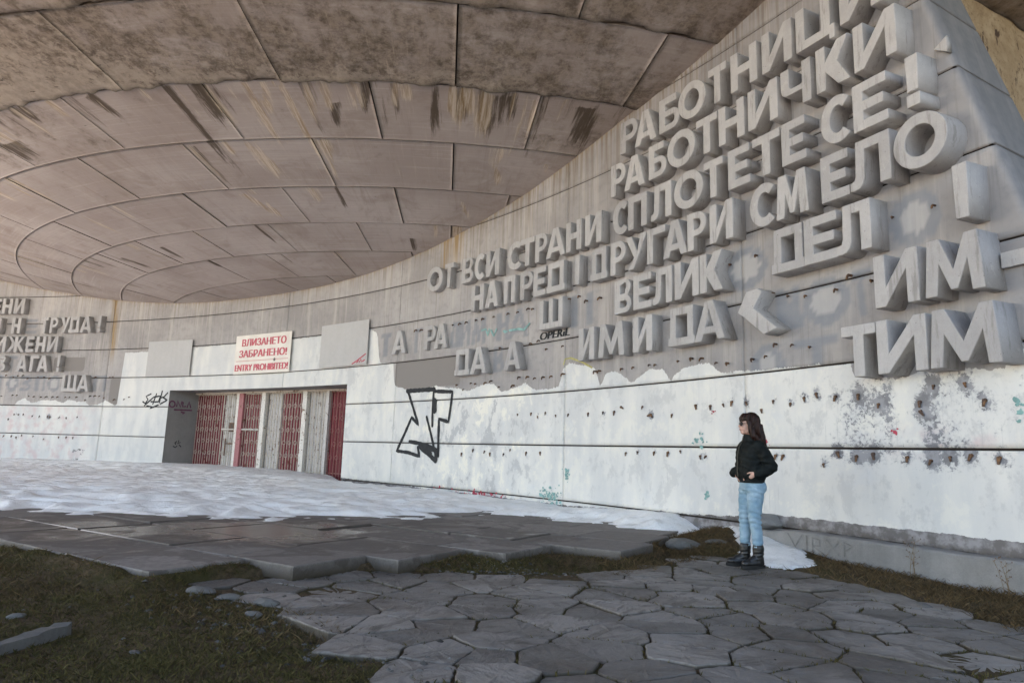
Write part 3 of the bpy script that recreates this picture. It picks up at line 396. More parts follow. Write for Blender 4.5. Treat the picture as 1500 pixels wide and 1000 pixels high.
# ---- concave wall with real open joints
def s_edge(h): return -12.70 - (h - 3.18) * .30
def build_wall():
    VJ = [-54.7, -49.8, -44.9, -39.12, -30.86, -25.95, -20.10, -16.03]
    hs = []
    for h in np.arange(-1.4, 7.45, .055): 
        if min(abs(h - JD - k) for k in range(-1, 8)) > .03: hs.append((h, 0))
    for k in range(-1, 8):
        j = JD + k; hs += [(j - .014, 0), (j - .012, 1), (j + .012, 1), (j + .014, 0)]
    hs = [q for q in hs if abs(q[0] - H_LINT) > .02] + [(H_LINT, 0)]
    hs.sort()
    H = np.array([a for a, _ in hs]); HG = np.array([b for _, b in hs])
    ss = []
    s = -60.
    while s < -11.4:
        if min(abs(s - v) for v in VJ) > .02 and abs(s - S_L) > .012 and abs(s - S_R) > .012: ss.append((s, 0))
        s += .09 if s < -30 else .06
    ss += [(S_L, 0), (S_R, 0), (-11.4, 0)]
    for v in VJ: ss += [(v - .008, 0), (v - .0065, 1), (v + .0065, 1), (v + .008, 0)]
    ss.sort(); S0 = np.array([a for a, _ in ss]); SG = np.array([b for _, b in ss])
    hh, s0 = np.meshgrid(H, S0, indexing='ij')
    # lower-left corner of every panel edge is slightly chipped: the joint opens and closes
    k = np.clip((s0 + 15) / 3.6, 0, None); S = np.where(s0 > -15, -15 + k * (s_edge(hh) + 15), s0)
    inset = np.maximum(HG[:, None], SG[None, :]) * .045
    a = -S / RW; X = WC[0] + (RW + inset) * np.cos(a); Y = WC[1] + (RW + inset) * np.sin(a)
    # return face: chamfer, then 1.2 m end face
    eX, eY = X[:, -1] - 0, Y[:, -1] - 0; ins = HG * .045
    D = np.array([.86, .51]); Nr = np.array([.51, -.86])
    bx, by = (WC[0] + RW * np.cos(-s_edge(H) / RW)), (WC[1] + RW * np.sin(-s_edge(H) / RW))
    tcols = [.06, .3, .6, .9, 1.2]
    Xr = np.stack([bx + .045 + D[0] * (t - .06) * 1. + (-Nr[0]) * ins for t in tcols], 1); Yr = np.stack([by - .045 + .0 + D[1] * (t - .06) - Nr[1] * ins for t in tcols], 1)
    Sr = np.stack([s_edge(H) + t for t in tcols], 1)
    X = np.hstack([X, Xr]); Y = np.hstack([Y, Yr]); S = np.hstack([S, Sr]); hh2 = np.repeat(H[:, None], X.shape[1], 1)
    top = soff_h(X, Y) + .04; Z = np.minimum(hh2, top)
    nr, nc = X.shape
    idx = np.arange(nr * nc).reshape(nr, nc)
    q = np.stack([idx[:-1, :-1], idx[:-1, 1:], idx[1:, 1:], idx[1:, :-1]], -1)
    sc_ = .5 * (S[:-1, :-1] + S[:-1, 1:]); hc = .5 * (hh2[:-1, :-1] + hh2[1:, :-1])
    keep = ~((sc_ > S_L) & (sc_ < S_R) & (hc < H_LINT)) & (hh2[:-1, :-1] < np.minimum(top[:-1, :-1], top[:-1, 1:]))
    V = np.stack([X, Y, Z + CH], -1).reshape(-1, 3); Q = q[keep]
    me = np_mesh('wall', V, Q)
    uvl = me.uv_layers.new(name='UVMap'); li = np.empty(len(me.loops), np.int32); me.loops.foreach_get('vertex_index', li)
    UV = np.stack([S.ravel(), Z.ravel()], -1)[li]; uvl.data.foreach_set('uv', UV.astype(np.float32).ravel())
    s_, h_ = S.ravel(), Z.ravel()
    wl = np.array(DATA['WL']); wx = np.maximum.accumulate(wl[:, 0] + np.arange(len(wl)) * 1e-4); wh = wl[:, 1]
    up = np.interp(s_, wx, wh); wsd = up - h_
    wsd = np.where(s_ > s_edge(h_) + .03, -1, wsd)
    # bare concrete tongue right of the left lettering, between white and letters
    wsd = np.where(s_ < -38.2, np.minimum(wsd, np.where(h_ > 1.2 + 0 * h_, up - h_, 1)), wsd)
    fattr(me, 'white', wsd)
    fattr(me, 'painted_shade', np.clip((s_ > s_edge(h_) + .02) * .85 + .38 * sstep(s_, -20.5, -13.2), 0, 1))  # mask of the painted shade: full on the return face, fading leftwards
    jn = np.zeros(X.shape); jn[:, :len(S0)] = np.maximum(HG[:, None], SG[None, :] * .7); jn[:, len(S0):] = HG[:, None]; fattr(me, 'joint', jn.ravel())
    pi = np.floor(h_ - JD); pj_ = np.searchsorted(np.array(VJ), s_); tone = np.sin(pi * 127.1 + pj_ * 311.7) * 43758.5453; fattr(me, 'ptone', tone - np.floor(tone))
    def rect(s0, s1, h0, h1): return np.minimum(np.minimum(s_ - s0, s1 - s_), np.minimum(h_ - h0, h1 - h_))
    pt = np.maximum(rect(-26.0, -23.5, 1.5, JD + 2 - .01), np.maximum(rect(-41.6, -40.2, 2.42, 2.92) * 1., rect(-38.9, -38.15, 1.25, 2.15)))
    pt = np.maximum(pt, rect(-60, -53, 3, 5)); fattr(me, 'patch', pt)
    g = lambda c, wd, e0, e1: np.exp(-((s_ - c) / wd) ** 2) * sstep(h_, e0 - .3, e0 + .2) * (1 - sstep(h_, e1 - .2, e1 + .3))
    peel = .42 * sstep(s_, -16.0, -13.9) * sstep(h_, -.45, .2) + .12 * sstep(s_, -16.4, -14.) * sstep(h_, -.8, -.2)
    peel += .7 * g(-16.0, .06, .6, 1.1) + .6 * g(-20.1, .05, -.6, 1.) + .32 * g(-14.3, .22, .0, 1.) + .45 * g(-13.5, .10, 0., .9) + .4 * g(-13.95, .07, .2, .9)
    peel += .35 * (1 - sstep(h_, -.75, -.55)) * (s_ > -25) + .25 * g(-41, 3., -.7, .9)
    # paint shadows left by the fallen letters
    gh = np.zeros(len(s_)); gl_ = np.zeros(len(s_))
    for (r, c, a0, a1) in DATA['G']:
        m_ = np.where((s_ > a0 - .1) & (s_ < a1 + .1) & (h_ > BASE[r] - .1) & (h_ < BASE[r] + .7))[0]; W_ = a1 - a0
        lp = glyph(c, W_, .58); ins_ = np.zeros(len(m_), bool)
        for L_ in lp: ins_ ^= inpoly(s_[m_] - a0, h_[m_] - BASE[r], L_)
        gh[m_] = np.maximum(gh[m_], ins_ * 1.)
        if c == 'О': gl_[m_] = np.maximum(gl_[m_], inpoly(s_[m_] - a0, h_[m_] - BASE[r], lp[1]) * 1.)
    fattr(me, 'ghost', gh); fattr(me, 'ghostlight', gl_)
    # scuffed rings round the stubs of the fallen letters
    for bs, bh in DATA['H']:
        d2 = ((s_ - bs) / .075) ** 2 + ((h_ - bh) / .10) ** 2; m_ = d2 < 9
        peel[m_] += .85 * np.exp(-d2[m_])
    fattr(me, 'peel', peel)
    fattr(me, 'mott', np.exp(-((s_ + 23) / 1.6) ** 2) * (h_ < 1.3) * 1. + .25 * (s_ > -30) + .2)
    fattr(me, 'pink', sstep(s_, -46, -44) * (1 - sstep(s_, -40.5, -39)) * (h_ < 1.15) * .5 + np.exp(-((s_ + 13.4) / .5) ** 2 - ((h_ - .25) / .15) ** 2) * .9 + np.exp(-((s_ + 27.6) / .5) ** 2 - ((h_ - 2.3) / .15) ** 2))
    con = soff_h(X, Y).ravel() - h_
    fattr(me, 'runoff', np.exp(-np.clip(con, 0, None) / .55) * .8 * (.35 + .65 * sstep(s_, -27, -20)))
    r1 = np.exp(-((s_ + 39.0 - (h_ - 3) * -.05) / .13) ** 2) * sstep(h_, 2.3, 3.6) * 1.2 + np.exp(-((s_ + 23.9) / .28) ** 2) * sstep(h_, 4.0, 5.0) + np.exp(-((s_ + 24.3) / .1) ** 2) * sstep(h_, 3.2, 5) + np.exp(-con / .05) * .55
    fattr(me, 'rust', r1)
    gl = np.interp(s_, [-60, -36, -28, -24, -20, -16.5, -15.6, -12, -11], [-.80, -.82, -.80, -.90, -.93, -.80, -.72, -.70, -.70])
    fattr(me, 'foot', np.clip(1 - (h_ - gl) / np.where(s_ > -16, .095, .09), 0, 1) * np.where(s_ > -16, 1., .8) + .45 * np.exp(-((s_ + 40) / .9) ** 2) * (h_ < -.3))
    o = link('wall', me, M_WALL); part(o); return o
wall = build_wall()

# dark backing right behind the joints is the panel edge itself (4.5 cm deep), so nothing more is needed there

# ---- saucer soffit: rings of separate panels
def build_soffit():
    rings = [6.2, 7.7, 9.22, 10.73, 12.27, 13.71, 15.19, 16.74, 18.24, 20.0, 21.9, 23.9, 25.9, 27.9, 30.0]
    Vs = []; Qs = []; pol = []; gr = []; jt = []; base = 0
    for i in range(len(rings) - 1):
        r0, r1 = rings[i], rings[i + 1]; off = (.55, 5.15)[(len(rings) - i) % 2] if r1 < 20.1 else (5.75, 1.)[i % 2]
        for k in range(39):
            a0 = off + k * 9.23; am = (a0 + 4.6 + 180) % 360 - 180
            vis = -88 < am < 42
            na, nb = (40, 30) if (vis and r1 > 10) else (6, 3)
            g = .011
            drop = .0 if i < 8 else (.05 if i == 8 else .07)
            jit = rng.normal(0, .006); tl = rng.normal(0, .006)
            rr = np.linspace(r0 + g, r1 - g, nb)
            A, Rr_ = np.meshgrid(np.linspace(0, 1, na), rr, indexing='ij')
            ang = np.radians(a0 + (A * 9.23)) ; ga = (g * .8) / Rr_; ang = np.clip(ang, np.radians(a0) + ga, np.radians(a0 + 9.23) - ga)
            X = AX[0] + Rr_ * np.sin(ang); Y = AX[1] - Rr_ * np.cos(ang); Hh = soff_h(X, Y) + jit + tl * (A - .5) - drop
            # broken lip of the outer ring
            if i >= 8 and vis and na > 10:
                lip = np.exp(-(Rr_ - r0) / .12); Hh = Hh + lip * (fbm(np.degrees(ang) * 1.3, Rr_ * 4, 5) - .42) * .16
                Hh += (fbm(np.degrees(ang) * .8, Rr_ * 2, 9) - .5) * .03
            V = np.stack([X, Y, Hh + CH], -1).reshape(-1, 3); idx = base + np.arange(na * nb).reshape(na, nb)
            q = np.stack([idx[:-1, :-1], idx[:-1, 1:], idx[1:, 1:], idx[1:, :-1]], -1).reshape(-1, 4)
            Vs.append(V); Qs.append(q); base += na * nb
            # panel edges going up into the joint
            e = np.concatenate([idx[:, 0], idx[-1, 1:], idx[-2::-1, -1], idx[0, -2:0:-1]])
            Vu = V[e - idx[0, 0]] + (0, 0, .058 + drop); n = len(e); bi = base + np.arange(n)
            Vs.append(Vu); base += n
            Qs.append(np.stack([e, bi, np.roll(bi, -1), np.roll(e, -1)], -1))
            da = (np.degrees(ang).ravel() + 180) % 360 - 180; pl_ = np.stack([np.radians(da) * 15, Rr_.ravel(), np.full(na * nb, k * 3.1 + i)], -1)
            pol.append(pl_); pol.append(pl_[e - idx[0, 0]]); jb = np.zeros((na, nb)); jb[[0, -1], :] = .10; jb[:, [0, -1]] = .10
            if i >= 8 and na > 10: jb[:, 0] = .85; jb[:, 1] = .25
            jt.append(jb.ravel()); jt.append(np.ones(len(e)))
            gm = (1. if i == 8 else .6 if i > 8 else .15) * np.ones(na * nb)
            if i == 7: gm = gm + .25 * (np.exp(-((da - 12) / 4) ** 2) + np.exp(-((da + 24) / 8) ** 2))
            if i == 8: gm = .52 + .5 * np.exp(-(Rr_.ravel() - r0) / .8) + .35 * sstep(-da, 5, 22) - .25 * np.exp(-((da - 16) / 5) ** 2)
            gr.append(gm); gr.append(gm[e - idx[0, 0]])
    V = np.vstack(Vs); Q = np.vstack(Qs); P = np.vstack(pol); G = np.concatenate(gr)
    me = np_mesh('saucer_soffit', V, Q)
    vattr(me, 'polar', P); fattr(me, 'grime', G); fattr(me, 'joint', np.concatenate(jt))
    aa = np.degrees(P[:, 0] / 15); r = P[:, 1]; dk = np.zeros(len(P)); tn = np.zeros(len(P))
    for kd, a0, r0, a1, r1, wd in DATA['ST']:
        t = np.clip((r0 - r) / (r0 - r1), -.2, 1.3); ac = a0 + (a1 - a0) * t; wt = np.maximum(wd * (.45 + .75 * t if kd == 't' else 1.05 - .3 * t), .30) * .95
        m = np.exp(-((aa - ac) / wt) ** 2) * sstep(t, -.03, .03) * (1 - sstep(t, .45, 1.15)) * .80
        if kd == 'd': dk = np.maximum(dk, m)
        else: tn = np.maximum(tn, m * .95)
    # sheets of brown water marks below the broken lip, running on across the next joints
    for _ in range(64):
        a0 = rng.choice([rng.normal(-9, 5), rng.normal(9, 4.5), rng.normal(-26, 6), rng.uniform(-40, 15)]); rb = 18.24; wd = abs(rng.normal(.3, .22)) + .14; ln = rng.choice([.7, 1.5, 1.5, 2.6, 3.2]) * rng.uniform(.7, 1.1); dr = rng.normal(0, .25)
        tt = (rb - r) / ln; m = np.exp(-((aa - a0 - dr * tt) / (wd * (.6 + .6 * tt))) ** 2) * sstep(rb - r, -.02, .03) * (1 - sstep(tt, .3, 1.05)) * rng.uniform(.5, .95)
        if rng.random() < .62: dk = np.maximum(dk, m)
        else: tn = np.maximum(tn, m)
    # random thin run-offs elsewhere
    for _ in range(70):
        i = rng.integers(3, 8); rb = [10.73, 12.27, 13.71, 15.19, 16.74, 18.24][i - 2 if i - 2 < 6 else 5]; a0 = rng.uniform(-80, 15); wd = rng.uniform(.3, .8); ln = rng.uniform(.4, 1.3)
        m = np.exp(-((aa - a0) / wd) ** 2) * sstep(rb - r, -.02, .03) * (1 - sstep(rb - r, ln * .5, ln)) * .7
        if rng.random() < .5: dk = np.maximum(dk, m)
        else: tn = np.maximum(tn, m)
    fattr(me, 'dark', dk); fattr(me, 'tan', tn)
    part(link('saucer_soffit', me, M_SOFF))
    # upper shell: dark deck above the joints, rim, roof
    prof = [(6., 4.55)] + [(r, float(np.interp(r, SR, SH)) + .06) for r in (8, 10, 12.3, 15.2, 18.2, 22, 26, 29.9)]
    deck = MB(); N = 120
    def lathe(mb, pr):
        b = len(mb.V)
        for r, h in pr:
            for k in range(N):
                q = 2 * math.pi * k / N; mb.V.append((AX[0] + r * math.sin(q), AX[1] - r * math.cos(q), h + CH))
        for i in range(len(pr) - 1):
            for k in range(N):
                k2 = (k + 1) % N; mb.F.append((b + i * N + k, b + i * N + k2, b + (i + 1) * N + k2, b + (i + 1) * N + k))
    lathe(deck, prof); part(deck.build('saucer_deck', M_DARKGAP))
    rim = MB(); lathe(rim, [(29.9, 8.54), (30.05, 8.46), (30.4, 9.4), (30.2, 10.6), (29.2, 11.2), (20, 12.8), (9, 13.8), (0.01, 14.1)]); part(rim.build('saucer_roof', M_CONC, smooth=False))
    core = MB(); lathe(core, [(8.4, -1.3), (8.4, 4.6)]); part(core.build('core', M_CONC))
build_soffit()

# ---- portal recess
def dp(a, v, h): p = PL + DU * a + DV * v; return Vector((p[0], p[1], h + CH))
mb = MB()
def arc_pt(a):                                           # where the curved wall lies over chord position a
    o = PL + DU * a; lo, hi = -1., 1.5
    for _ in range(40):
        m = (lo + hi) / 2; p = o + DV * m
        if np.hypot(p[0] - WC[0], p[1] - WC[1]) < RW: lo = m
        else: hi = m
    return lo
pj = wp(S_L, 0); 
va = [(a, arc_pt(a)) for a in np.linspace(0, DLEN, 25)]
VDEEP = 1.0
for a in (0, DLEN):
    v0 = arc_pt(a); hs_ = [-1.3, JD - 1 - .01, JD - 1 + .01, JD - .012, JD + .012, JD + .988, JD + 1.012, H_LINT]
    for i in range(len(hs_) - 1):
        if hs_[i + 1] - hs_[i] < .05: continue
        ins = 0; sg = -1 if a == 0 else 1
        A_ = a + sg * ins
        q = [dp(A_, v0 - .0, hs_[i]), dp(A_, VDEEP + .3, hs_[i]), dp(A_, VDEEP + .3, hs_[i + 1]), dp(A_, v0 - .0, hs_[i + 1])]
        mb.add(q, [(0, 1, 2, 3)])
    sg = -1 if a == 0 else 1; B_a = a + sg * .032
    mb.add([dp(B_a, v0 - .0, -1.3), dp(B_a, VDEEP + .3, -1.3), dp(B_a, VDEEP + .3, H_LINT), dp(B_a, v0, H_LINT)], [(0, 1, 2, 3)])
for i in range(len(va) - 1):
    (a0, v0), (a1, v1) = va[i], va[i + 1]
    mb.add([dp(a0, v0, H_LINT), dp(a1, v1, H_LINT), dp(a1, VDEEP + .3, H_LINT), dp(a0, VDEEP + .3, H_LINT)], [(0, 1, 2, 3)])
part(mb.build('portal_reveal', M_CONC))

# ---- plinth under the right part of the wall
def plinth():
    S = np.linspace(-15.75, -11.0, 50); V = []; F = []
    for i, s in enumerate(S):
        a = np.clip((s + 15.75) / .55, 0, 1); off = .16
        topn = -.80 + .012 * math.sin(s * 9) + rng.normal(0, .006); f = -.80 - .0
        top = np.interp(s, [-15.75, -15.2, -11], [-.86, -.815, -.80]) + rng.normal(0, .004)
        V += [wp(s, top, -.02), wp(s, top - .012, off - .02), wp(s, top - .03, off), wp(s, -1.5, off + .02 + (1 - a) * .0)]
    n = 4
    for i in range(len(S) - 1):
        for k in range(n - 1): F.append((i * n + k, i * n + k + 1, (i + 1) * n + k + 1, (i + 1) * n + k))
    F.append((0, 1, 2, 3)); me = mesh('plinth', V, F); part(link('plinth', me, M_PLINTH))
plinth()

# ---- concrete pylon beyond the end of the wall
pd = Vector((.888, .46, 0)); pn = Vector((.46, -.888, 0)); p0 = Vector((6.99, 9.23, 0)) - pd * 1.1
mb = MB()
for (u0, u1) in ((0, 9),):
    cols = np.linspace(u0, u1, 40); rows_ = np.linspace(-1.4, 8.0, 40); b = 0
    for h in rows_:
        for u in cols:
            P = p0 + pd * u + pn * ((fbm(np.array(u * 1.7), np.array(h * 1.7), 3) - .5) * .10); mb.V.append((P.x, P.y, min(h, float(soff_h(P.x, P.y)) + .02) + CH))
    for i in range(39):
        for k in range(39): mb.F.append((i * 40 + k, i * 40 + k + 1, (i + 1) * 40 + k + 1, (i + 1) * 40 + k))
    q0 = p0 - pn * 2.5; q1 = p0 + pd * 9 - pn * 2.5
    mb.add([p0 + Vector((0, 0, -.3)), q0 + Vector((0, 0, -.3)), q0 + Vector((0, 0, 8)), p0 + Vector((0, 0, 8))], [(0, 1, 2, 3)])
    mb.add([p0 + pd * 9 + Vector((0, 0, -.3)), q1 + Vector((0, 0, -.3)), q1 + Vector((0, 0, 8)), p0 + pd * 9 + Vector((0, 0, 8))], [(3, 2, 1, 0)])
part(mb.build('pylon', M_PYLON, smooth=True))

# ================================================================ raised letters
def glyph_mesh(name, loops, D, bevel=.009):
    cu_ = bpy.data.curves.new(name, 'CURVE'); cu_.dimensions = '2D'; cu_.fill_mode = 'BOTH'
    for L in loops:
        sp = cu_.splines.new('POLY'); sp.points.add(len(L) - 1); sp.use_cyclic_u = True
        for p, (x, y) in zip(sp.points, L): p.co = (x, y, 0, 1)
    bv = bevel if D > .03 else 0
    cu_.extrude = D / 2 - bv; cu_.bevel_depth = bv; cu_.bevel_resolution = 1; cu_.offset = -bv
    o = bpy.data.objects.new('tmp', cu_)
    me = bpy.data.meshes.new_from_object(o); me.name = name
    bpy.data.objects.remove(o); bpy.data.curves.remove(cu_)
    for v in me.vertices: v.co.z += D / 2
    return me
BASE = {1: 5.22, 2: 4.51, 3: 3.78, 4: 3.085, 5: 2.385, 6: 1.68, 7: .96}
ORD = ['first', 'second', 'third', 'fourth', 'fifth', 'sixth', 'seventh', 'eighth', 'ninth', 'tenth']
ROWN = {1: 'top', 2: 'second', 3: 'third', 4: 'fourth', 5: 'fifth', 6: 'sixth', 7: 'lowest'}
for (r, wd, i, c, s0, s1, D) in DATA['L']:
    left = s1 < -38
    g = c
    if c == '!' and r == 5 and not left: g = 'i'
    if c == '!' and r == 4: g = 'i'
    W_ = s1 - s0; H = .58
    loops = glyph(g, W_, H)
    D = .06 if c == ',' else D; me = glyph_mesh('raised_letter', loops, D + .02)
    o = link('raised_letter', me, M_LET); o.matrix_world = wframe(s0, BASE[r], -.02) if False else wframe((s0 + s1) / 2, BASE[r], -.02) @ Matrix.Translation((-W_ / 2, 0, 0))
    where = 'on the distant left wall' if left else 'on the concave wall'
    nm = {'!': 'exclamation mark', ',': 'comma wedge', '<': 'broken letter К without its stem'}.get(c, 'letter ' + c)
    if c == '<': lab = 'broken concrete letter К without its stem, in the sixth row from the top'
    elif c == ',': lab = 'small concrete comma wedge after the second row on the concave wall'
    elif len(wd) == 1: lab = f'grey concrete letter {c} standing alone in the {ROWN[r]} row {where}'
    elif wd in ('ТА', 'ГРАДИМ', 'НАШ'): lab = f'concrete letter {c} remaining of the word {wd} in the {ROWN[r]} row'
    elif left: lab = f'grey concrete {nm}, {ORD[i]} sign of {wd}, on the distant left wall'
    else:
        extra = ''
        if wd == 'ДА': extra = ', just left of the lone А' if s0 < -20 else ', beside the stemless К'
        if wd == 'ИМ': extra = ', left of the lone И' if s0 < -15 else ', right end of the row'
        lab = f'grey concrete {nm}, {ORD[i]} sign of {wd} in the {ROWN[r]} row{extra}'
    tag(o, lab, 'letter', 'raised concrete letters on the memorial wall')

# broken stub of a letter at the right edge
mb = MB(); mb.box(0, 0, -.02, .42, .15, .06); o = mb.build('letter_stub', M_LET); o.matrix_world = wframe(-12.64, 1.89); tag(o, 'low flat concrete letter stub right of ИМ at the picture edge', 'letter stub')

# ---- anchors of the fallen letters: small bent rusty bolts and cut stubs
bm_ = MB(); bm_.tube([(0, 0, -.02), (0, 0, .05), (.004, -.012, .062), (.006, -.045, .066)], [.014, .014, .013, .010], 6); bolt_me = mesh('rusty_bolt', bm_.V, bm_.F); bolt_me.materials.append(M_BOLT)
for i, (s, h) in enumerate(DATA['B']):
    o = part(bpy.data.objects.new('rusty_bolt', bolt_me)); COL.objects.link(o); k = rng.uniform(.75, 1.25)
    o.matrix_world = wframe(s, h) @ Matrix.Rotation(rng.normal(0, .35), 4, 'Z') @ Matrix.Scale(k, 4)
hb = MB(); hb.tube([(0, 0, -.01), (0, 0, .018), (.002, -.036, .02)], [.013, .012, .007], 6); stub_me = mesh('cut_bolt_stub', hb.V, hb.F); stub_me.materials.append(M_BOLT)
for s, h in DATA['H']:
    o = part(bpy.data.objects.new('cut_bolt_stub', stub_me)); COL.objects.link(o); k = rng.uniform(1.0, 1.9)
    o.matrix_world = wframe(s, h) @ Matrix.Rotation(rng.normal(0, .4), 4, 'Z') @ Matrix.Diagonal((k, k, 1, 1))

# ---- graffiti: paint lines on the wall
def stroke(mb, pts, wd, off=.004, jitter=0.):
    """ribbon of paint following the wall; pts are (s, h)"""
    P = [Vector(p) for p in pts]; Q = []
    for a, b in zip(P[:-1], P[1:]):
        n = max(1, int((b - a).length / .06))
        for k in range(n): Q.append(a + (b - a) * (k / n))
    Q.append(P[-1]); L_ = []
    for i, q in enumerate(Q):
        t = Q[min(i + 1, len(Q) - 1)] - Q[max(i - 1, 0)]; t = t.normalized() if t.length > 1e-9 else Vector((1, 0)); nrm = Vector((-t.y, t.x)); k = wd * .5 * (1 + random.uniform(-.15, .15))
        L_.append((q + nrm * k, q - nrm * k))
    b = len(mb.V)
    for a_, c_ in L_: mb.V += [tuple(wp(a_.x, a_.y, off)), tuple(wp(c_.x, c_.y, off))]
    for i in range(len(L_) - 1): mb.F.append((b + 2 * i, b + 2 * i + 1, b + 2 * i + 3, b + 2 * i + 2))
    for e in (Q[0], Q[-1]):                                  # round ends
        b = len(mb.V); mb.V += [tuple(wp(e.x + math.cos(k * .785) * wd * .5, e.y + math.sin(k * .785) * wd * .5, off + .0007)) for k in range(8)]; mb.F.append(tuple(b + k for k in range(8)))
mb = MB()
for i, L_ in enumerate(DATA['graf']): stroke(mb, L_, (.115, .085, .09, .075, .075, .085, .16, .11, .13, .09)[i], .004 + .0016 * i)
part(tag(mb.build('graffiti', M_BLACK), 'black sprayed outline of a zigzag bolt figure on white paint'))
mb = MB()
for i, L_ in enumerate(DATA['spfs']): stroke(mb, L_, .05, .004 + .0016 * i)
part(tag(mb.build('graffiti', M_BLACK), 'black scribbled tag left of the portal'))
mb = MB()
for i, L_ in enumerate(DATA['green']): stroke(mb, L_, .045, .009 + .0016 * i)
part(tag(mb.build('graffiti', M_GREEN), 'faint teal scribble above the lone А'))
mb = MB(); stroke(mb, DATA['yel'][0], .035); part(tag(mb.build('graffiti', M_YELL), 'thin yellow sprayed curve'))
# purple tag on the left reveal
def stroke3(mb, pts, wd, f):
    b = len(mb.V); P = [Vector(p) for p in pts]
    for i, p in enumerate(P):
        t = (P[min(i + 1, len(P) - 1)] - P[max(i - 1, 0)]).normalized(); n_ = Vector((-t.y, t.x)) * wd / 2
        mb.V += [tuple(f(p + n_)), tuple(f(p - n_))]
    for i in range(len(P) - 1): mb.F.append((b + 2 * i, b + 2 * i + 1, b + 2 * i + 3, b + 2 * i + 2))
mb = MB()
TG = [[(.12 + .1 * math.cos(q), 1.28 + .1 * math.sin(q)) for q in np.linspace(0, 6.3, 14)], [(.28, 1.2), (.3, 1.4), (.42, 1.2), (.46, 1.4)], [(.5, 1.38), (.5, 1.22), (.62, 1.24)], [(.66, 1.2), (.72, 1.4), (.8, 1.2)], [(.2, 1.1), (.85, 1.12)], [(.45, 1.04), (.6, 1.02), (.52, .98)]]
for j, L_ in enumerate(TG): stroke3(mb, L_, .05, lambda q, j=j: dp(.004 + .001 * j, .02 + q.x, q.y))
part(tag(mb.build('graffiti', M_PURPLE), 'dark red tag on the side of the portal recess'))
mb = MB()
TG = [[(.35, .0), (.42, .08), (.38, -.05)], [(.5, .1), (.46, -.02), (.56, .04)], [(.3, -.1), (.4, -.14), (.45, -.08)], [(.52, -.05), (.6, -.12)]]
for j, L_ in enumerate(TG): stroke3(mb, L_, .03, lambda q, j=j: dp(.004 + .001 * j, .02 + q.x, q.y))
part(tag(mb.build('graffiti', M_BLACK), 'small dark scribble low on the portal recess'))
# colour blots at the foot of the wall and on the plinth
def blots(name, mat, spec, lab):
    mb = MB()
    for (s, h, rs, rh, n) in spec:
        for _ in range(n):
            cs, chh = s + rng.normal(0, rs), h + rng.normal(0, rh); rr = abs(rng.normal(.010, .010)) + .005; b = len(mb.V); m = 9; of = rng.uniform(.003, .012)
            for k in range(m): q = 2 * math.pi * k / m; e = rr * rng.uniform(.5, 1.3); mb.V.append(tuple(wp(cs + e * math.cos(q) * 1.2, chh + e * math.sin(q), of)))
            mb.F.append(tuple(b + k for k in range(m)))
    part(tag(mb.build(name, mat), lab))
blots('paint_blots', M_REDSP, [(-22.6, -.86, .35, .03, 60), (-23.9, -.82, .2, .03, 9), (-13.9, .35, .02, .02, 4), (-16.6, .66, .03, .02, 5), (-15.75, .24, .05, .07, 14)], 'red paint splashes low on the white wall')
blots('paint_blots', M_GREEN, [(-20.4, -.74, .14, .08, 90), (-20.0, -.36, .05, .07, 22), (-16.9, .28, .05, .07, 14), (-16.75, -.5, .02, .04, 6), (-12.62, .55, .05, .05, 10)], 'green paint splashes low on the white wall')
# faded letters on the plinth
mb = MB()
for j, L_ in enumerate([[(-15.25, -.86), (-15.15, -1.0), (-15.05, -.86)], [(-14.98, -1.02), (-14.98, -.86)], [(-14.9, -1.02), (-14.9, -.87), (-14.8, -.88), (-14.8, -.95), (-14.9, -.96), (-14.76, -1.03)], [(-14.7, -.87), (-14.55, -1.02)], [(-14.55, -.87), (-14.7, -1.02)], [(-14.47, -1.02), (-14.47, -.87), (-14.36, -.9), (-14.45, -.96)]]): stroke(mb, L_, .022, .1665 + .001 * j)
part(tag(mb.build('graffiti', M_FAINT), 'faded scratched letters on the plinth'))

# ---- writing made with the built-in font
def text_mesh(name, txt, fit_w, fit_h, bold=.02, shear=0.):
    cu_ = bpy.data.curves.new(name, 'FONT'); cu_.body = txt; cu_.shear = shear
    o = bpy.data.objects.new('tmp', cu_); me = bpy.data.meshes.new_from_object(o); me.name = name
    bpy.data.objects.remove(o); bpy.data.curves.remove(cu_)
    V = np.empty(len(me.vertices) * 3); me.vertices.foreach_get('co', V); V = V.reshape(-1, 3); mn, mx = V.min(0), V.max(0)
    V[:, 0] = (V[:, 0] - mn[0]) / (mx[0] - mn[0]) * fit_w; V[:, 1] = (V[:, 1] - mn[1]) / (mx[1] - mn[1]) * fit_h; V[:, 2] = 0
    F = [tuple(p.vertices) for p in me.polygons]; bpy.data.meshes.remove(me); n = len(V); VV = []; FF = []
    for k, (dx, dy) in enumerate(((0, 0), (-bold, 0), (bold, 0)) if bold else ((0, 0),)):      # thickened by two shifted layers a hair apart
        VV += [(v[0] + dx, v[1] + dy, .0007 * k) for v in V]; FF += [tuple(i + k * n for i in f) for f in F]
    return mesh(name, VV, FF)
me = text_mesh('graffiti', 'OPERiL', .86, .15, .015, .15); o = part(link('graffiti', me, M_BLACK)); o.matrix_world = wframe(-20.42, 2.235, .006) @ Matrix.Translation((-.43, 0, 0)); o['label'] = 'black handwritten tag OPERiL under the letter Ш'

